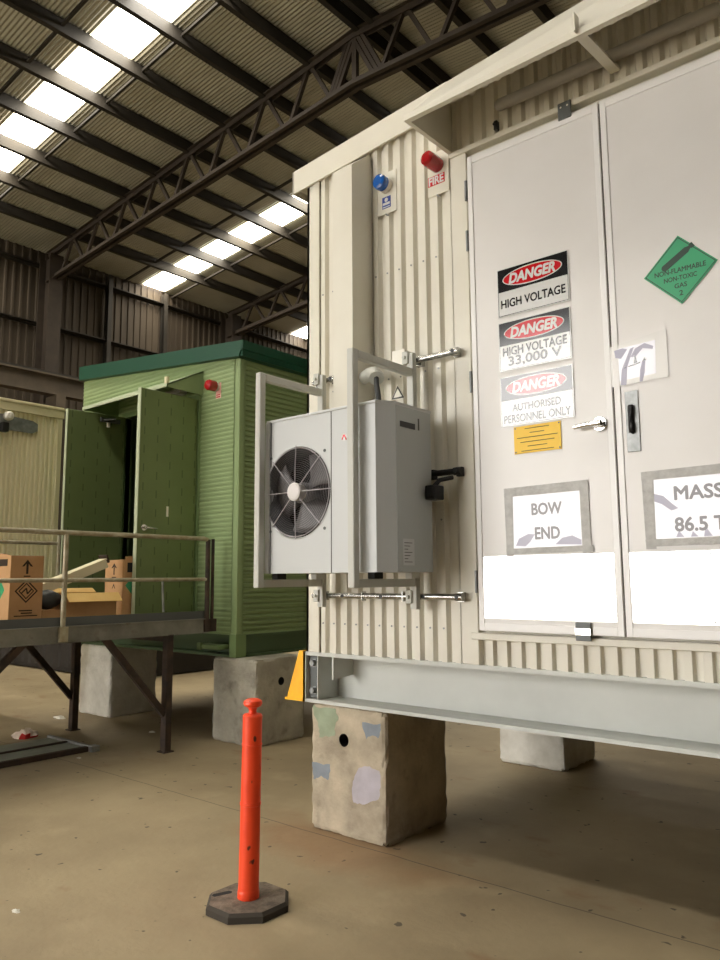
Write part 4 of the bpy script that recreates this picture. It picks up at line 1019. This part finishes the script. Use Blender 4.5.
for j in range(nv+1):
    th = PI*j/nv
    for i in range(nu):
        ph = 2*PI*i/nu; k = 1+.18*math.sin(3*ph+j)+.1*math.sin(5*ph+2*j)
        rows.append((-2.955+.085*k*math.sin(th)*math.cos(ph), -.385+.12*k*math.sin(th)*math.sin(ph), 1.402+.085*(1-math.cos(th))*(1+.06*math.sin(2*ph))))
mb.add(rows, [(j*nu+i, j*nu+(i+1) % nu, (j+1)*nu+(i+1) % nu, (j+1)*nu+i) for j in range(nv) for i in range(nu)], 0, True)
solo(mb, 'plastic_bag', 'cable', 'crumpled dark plastic bag on the small carton', 'bag', (-2.955, -.385, 1.40))

# ================================================================== ORANGE BOLLARD
BXc, BYc = .665, -1.11
t = thing('bollard', 'orange T-top bollard on a black octagonal rubber base', 'bollard', (BXc, BYc, 0))
oc = [(BXc+.222*math.cos(rad(22.5+45*k)), BYc+.222*math.sin(rad(22.5+45*k))) for k in range(8)]
oi = [(BXc+.205*math.cos(rad(22.5+45*k)), BYc+.205*math.sin(rad(22.5+45*k))) for k in range(8)]
mb = MB(); vs = [(p[0], p[1], 0) for p in oc]+[(p[0], p[1], .03) for p in oc]+[(p[0], p[1], .045) for p in oi]
mb.add(vs, [tuple(range(8))[::-1]]+[(i, (i+1) % 8, 8+(i+1) % 8, 8+i) for i in range(8)]+[(8+i, 8+(i+1) % 8, 16+(i+1) % 8, 16+i) for i in range(8)], 1)
mb.add(vs, [tuple(range(16, 24))], 0)
bs = part(mb, 'rubber_base', ['rubber', 'rubber2'], t)
T = Matrix.Translation((BXc-.135, BYc-.06, .0462)) @ Matrix.Rotation(rad(70), 4, 'Z')
mb = MB(); mb.T = T; mb.prism([(-.045, -.017), (.045, -.017), (.055, 0), (.045, .017), (-.045, .017), (-.055, 0)], 2, -.01, 0); part(mb, 'grip_slot', 'blackm', bs)
T = Matrix.Translation((BXc, BYc, 0)) @ Matrix.Rotation(rad(1.1), 4, 'Y')
mb = MB(); mb.T = T @ Matrix.Translation((0,0,0))
mb.lathe([(.056, .045), (.056, .075), (.0535, .085), (.0525, .12), (.052, .50), (.055, .502), (.055, .514), (.052, .516), (.0515, .80), (.0535, .802), (.0535, .808), (.051, .81), (.051, .93), (.052, .932), (.052, .95), (.046, .958), (.02, .962), (0, .962)], 36)
ps = part(mb, 'post', 'orange', t)
mb = MB(); mb.T = T
mb.lathe([(.022, .958), (.02, .975), (.024, .99), (.044, 1.0), (.05, 1.012), (.048, 1.026), (.03, 1.036), (0, 1.038)], 32)
part(mb, 'handle_knob', 'orange', ps)

# ================================================================== FLOOR CLUTTER
t = thing('steel_frame', 'flat greenish steel frame lying on the floor under the walkway', 'frame', (-3.65, -.6, 0))
part(MB().cbox((-4.06, -1.9, .004), (-3.27, .27, .03), .004), 'sheet', 'frame_floor', t)
part(MB().cbox((-3.29, -1.9, .0), (-3.235, .29, .05), .004), 'side_rail', 'rust', t)
part(MB().cbox((-3.70, -1.9, .03), (-3.66, .27, .045), .004), 'rib', 'rust', t)
part(MB().cbox((-4.09, .27, .0), (-3.235, .31, .05), .004), 'end_bar', 'galv', t)
part(MB().cbox((-3.27, .25, .0), (-3.17, .34, .055), .004), 'end_block', 'galv', t)
def crumple(c, rx, ry, rz, seed, m1=0):
    random.seed(seed); mb = MB(); rows = []; nu, nv = 12, 5
    for j in range(nv+1):
        th = PI/2*j/nv
        for i in range(nu):
            ph = 2*PI*i/nu; k = random.uniform(.6, 1.15)
            rows.append((c[0]+rx*k*math.cos(th)*math.cos(ph), c[1]+ry*k*math.cos(th)*math.sin(ph), .001+rz*math.sin(th)*random.uniform(.6, 1)))
    mb.add(rows, [(j*nu+i, j*nu+(i+1) % nu, (j+1)*nu+(i+1) % nu, (j+1)*nu+i) for j in range(nv) for i in range(nu)], 0)
    for q in range(len(mb.m)):
        if m1 and sum(mb.v[i][0] for i in mb.f[q])/4 > c[0]+.05 and sum(mb.v[i][2] for i in mb.f[q])/4 < rz*.4: mb.m[q] = 1
    return mb
solo(crumple((-4.42, .2, 0), .15, .13, .10, 3, 1), 'rag', ['rag', 'ragred'], 'crumpled pale and red rag on the floor under the walkway', 'rag', (-4.42, .2, 0))
for (x, y, s, l) in ((-3.05, .05, .035, 'small white scrap on the floor in front of the walkway leg'), (-3.55, 1.2, .05, 'torn white paper on the floor behind the right walkway leg'), (-5.2, 1.0, .10, 'white paper on the floor left of the pale-faced block'), (-.2, -1.9, .03, 'tiny pale scrap on the bare floor left of the bollard')):
    solo(crumple((x, y, 0), s, s*.6, s*.35, int(abs(x)*100)), 'paper_scrap', 'scrap', l, 'scrap', (x, y, 0))

# ================================================================== LIGHT, WORLD, CAMERA
w = bpy.data.worlds.new('overcast'); bpy.context.scene.world = w; w.use_nodes = True
bg = w.node_tree.nodes['Background']; bg.inputs['Color'].default_value = (1, .975, .94, 1); bg.inputs['Strength'].default_value = SKY

cam = bpy.data.cameras.new('camera'); co = bpy.data.objects.new('camera', cam); C.objects.link(co)
cam.sensor_fit = 'HORIZONTAL'; cam.sensor_width = 36; cam.lens = 756.09/720*36; cam.clip_end = 300
p_, r_, y_ = rad(7.46), rad(-.4), rad(-40.32)
f = Vector((math.sin(y_)*math.cos(p_), math.cos(y_)*math.cos(p_), math.sin(p_)))
rt = Vector((math.cos(y_), -math.sin(y_), 0)); up = rt.cross(f)
rt2 = rt*math.cos(r_)+up*math.sin(r_); up2 = -rt*math.sin(r_)+up*math.cos(r_)
co.matrix_world = Matrix(((rt2.x, up2.x, -f.x, 3.785), (rt2.y, up2.y, -f.y, -3.876), (rt2.z, up2.z, -f.z, 1.66), (0, 0, 0, 1)))
sc = bpy.context.scene; sc.camera = co
sc.view_settings.view_transform = 'Standard'; sc.view_settings.look = 'None'; sc.view_settings.gamma = 1
sc.view_settings.use_curve_mapping = False; sc.view_settings.exposure = -.35
sc.cycles.use_denoising = True
sc.cycles.max_bounces = 10; sc.cycles.diffuse_bounces = 6
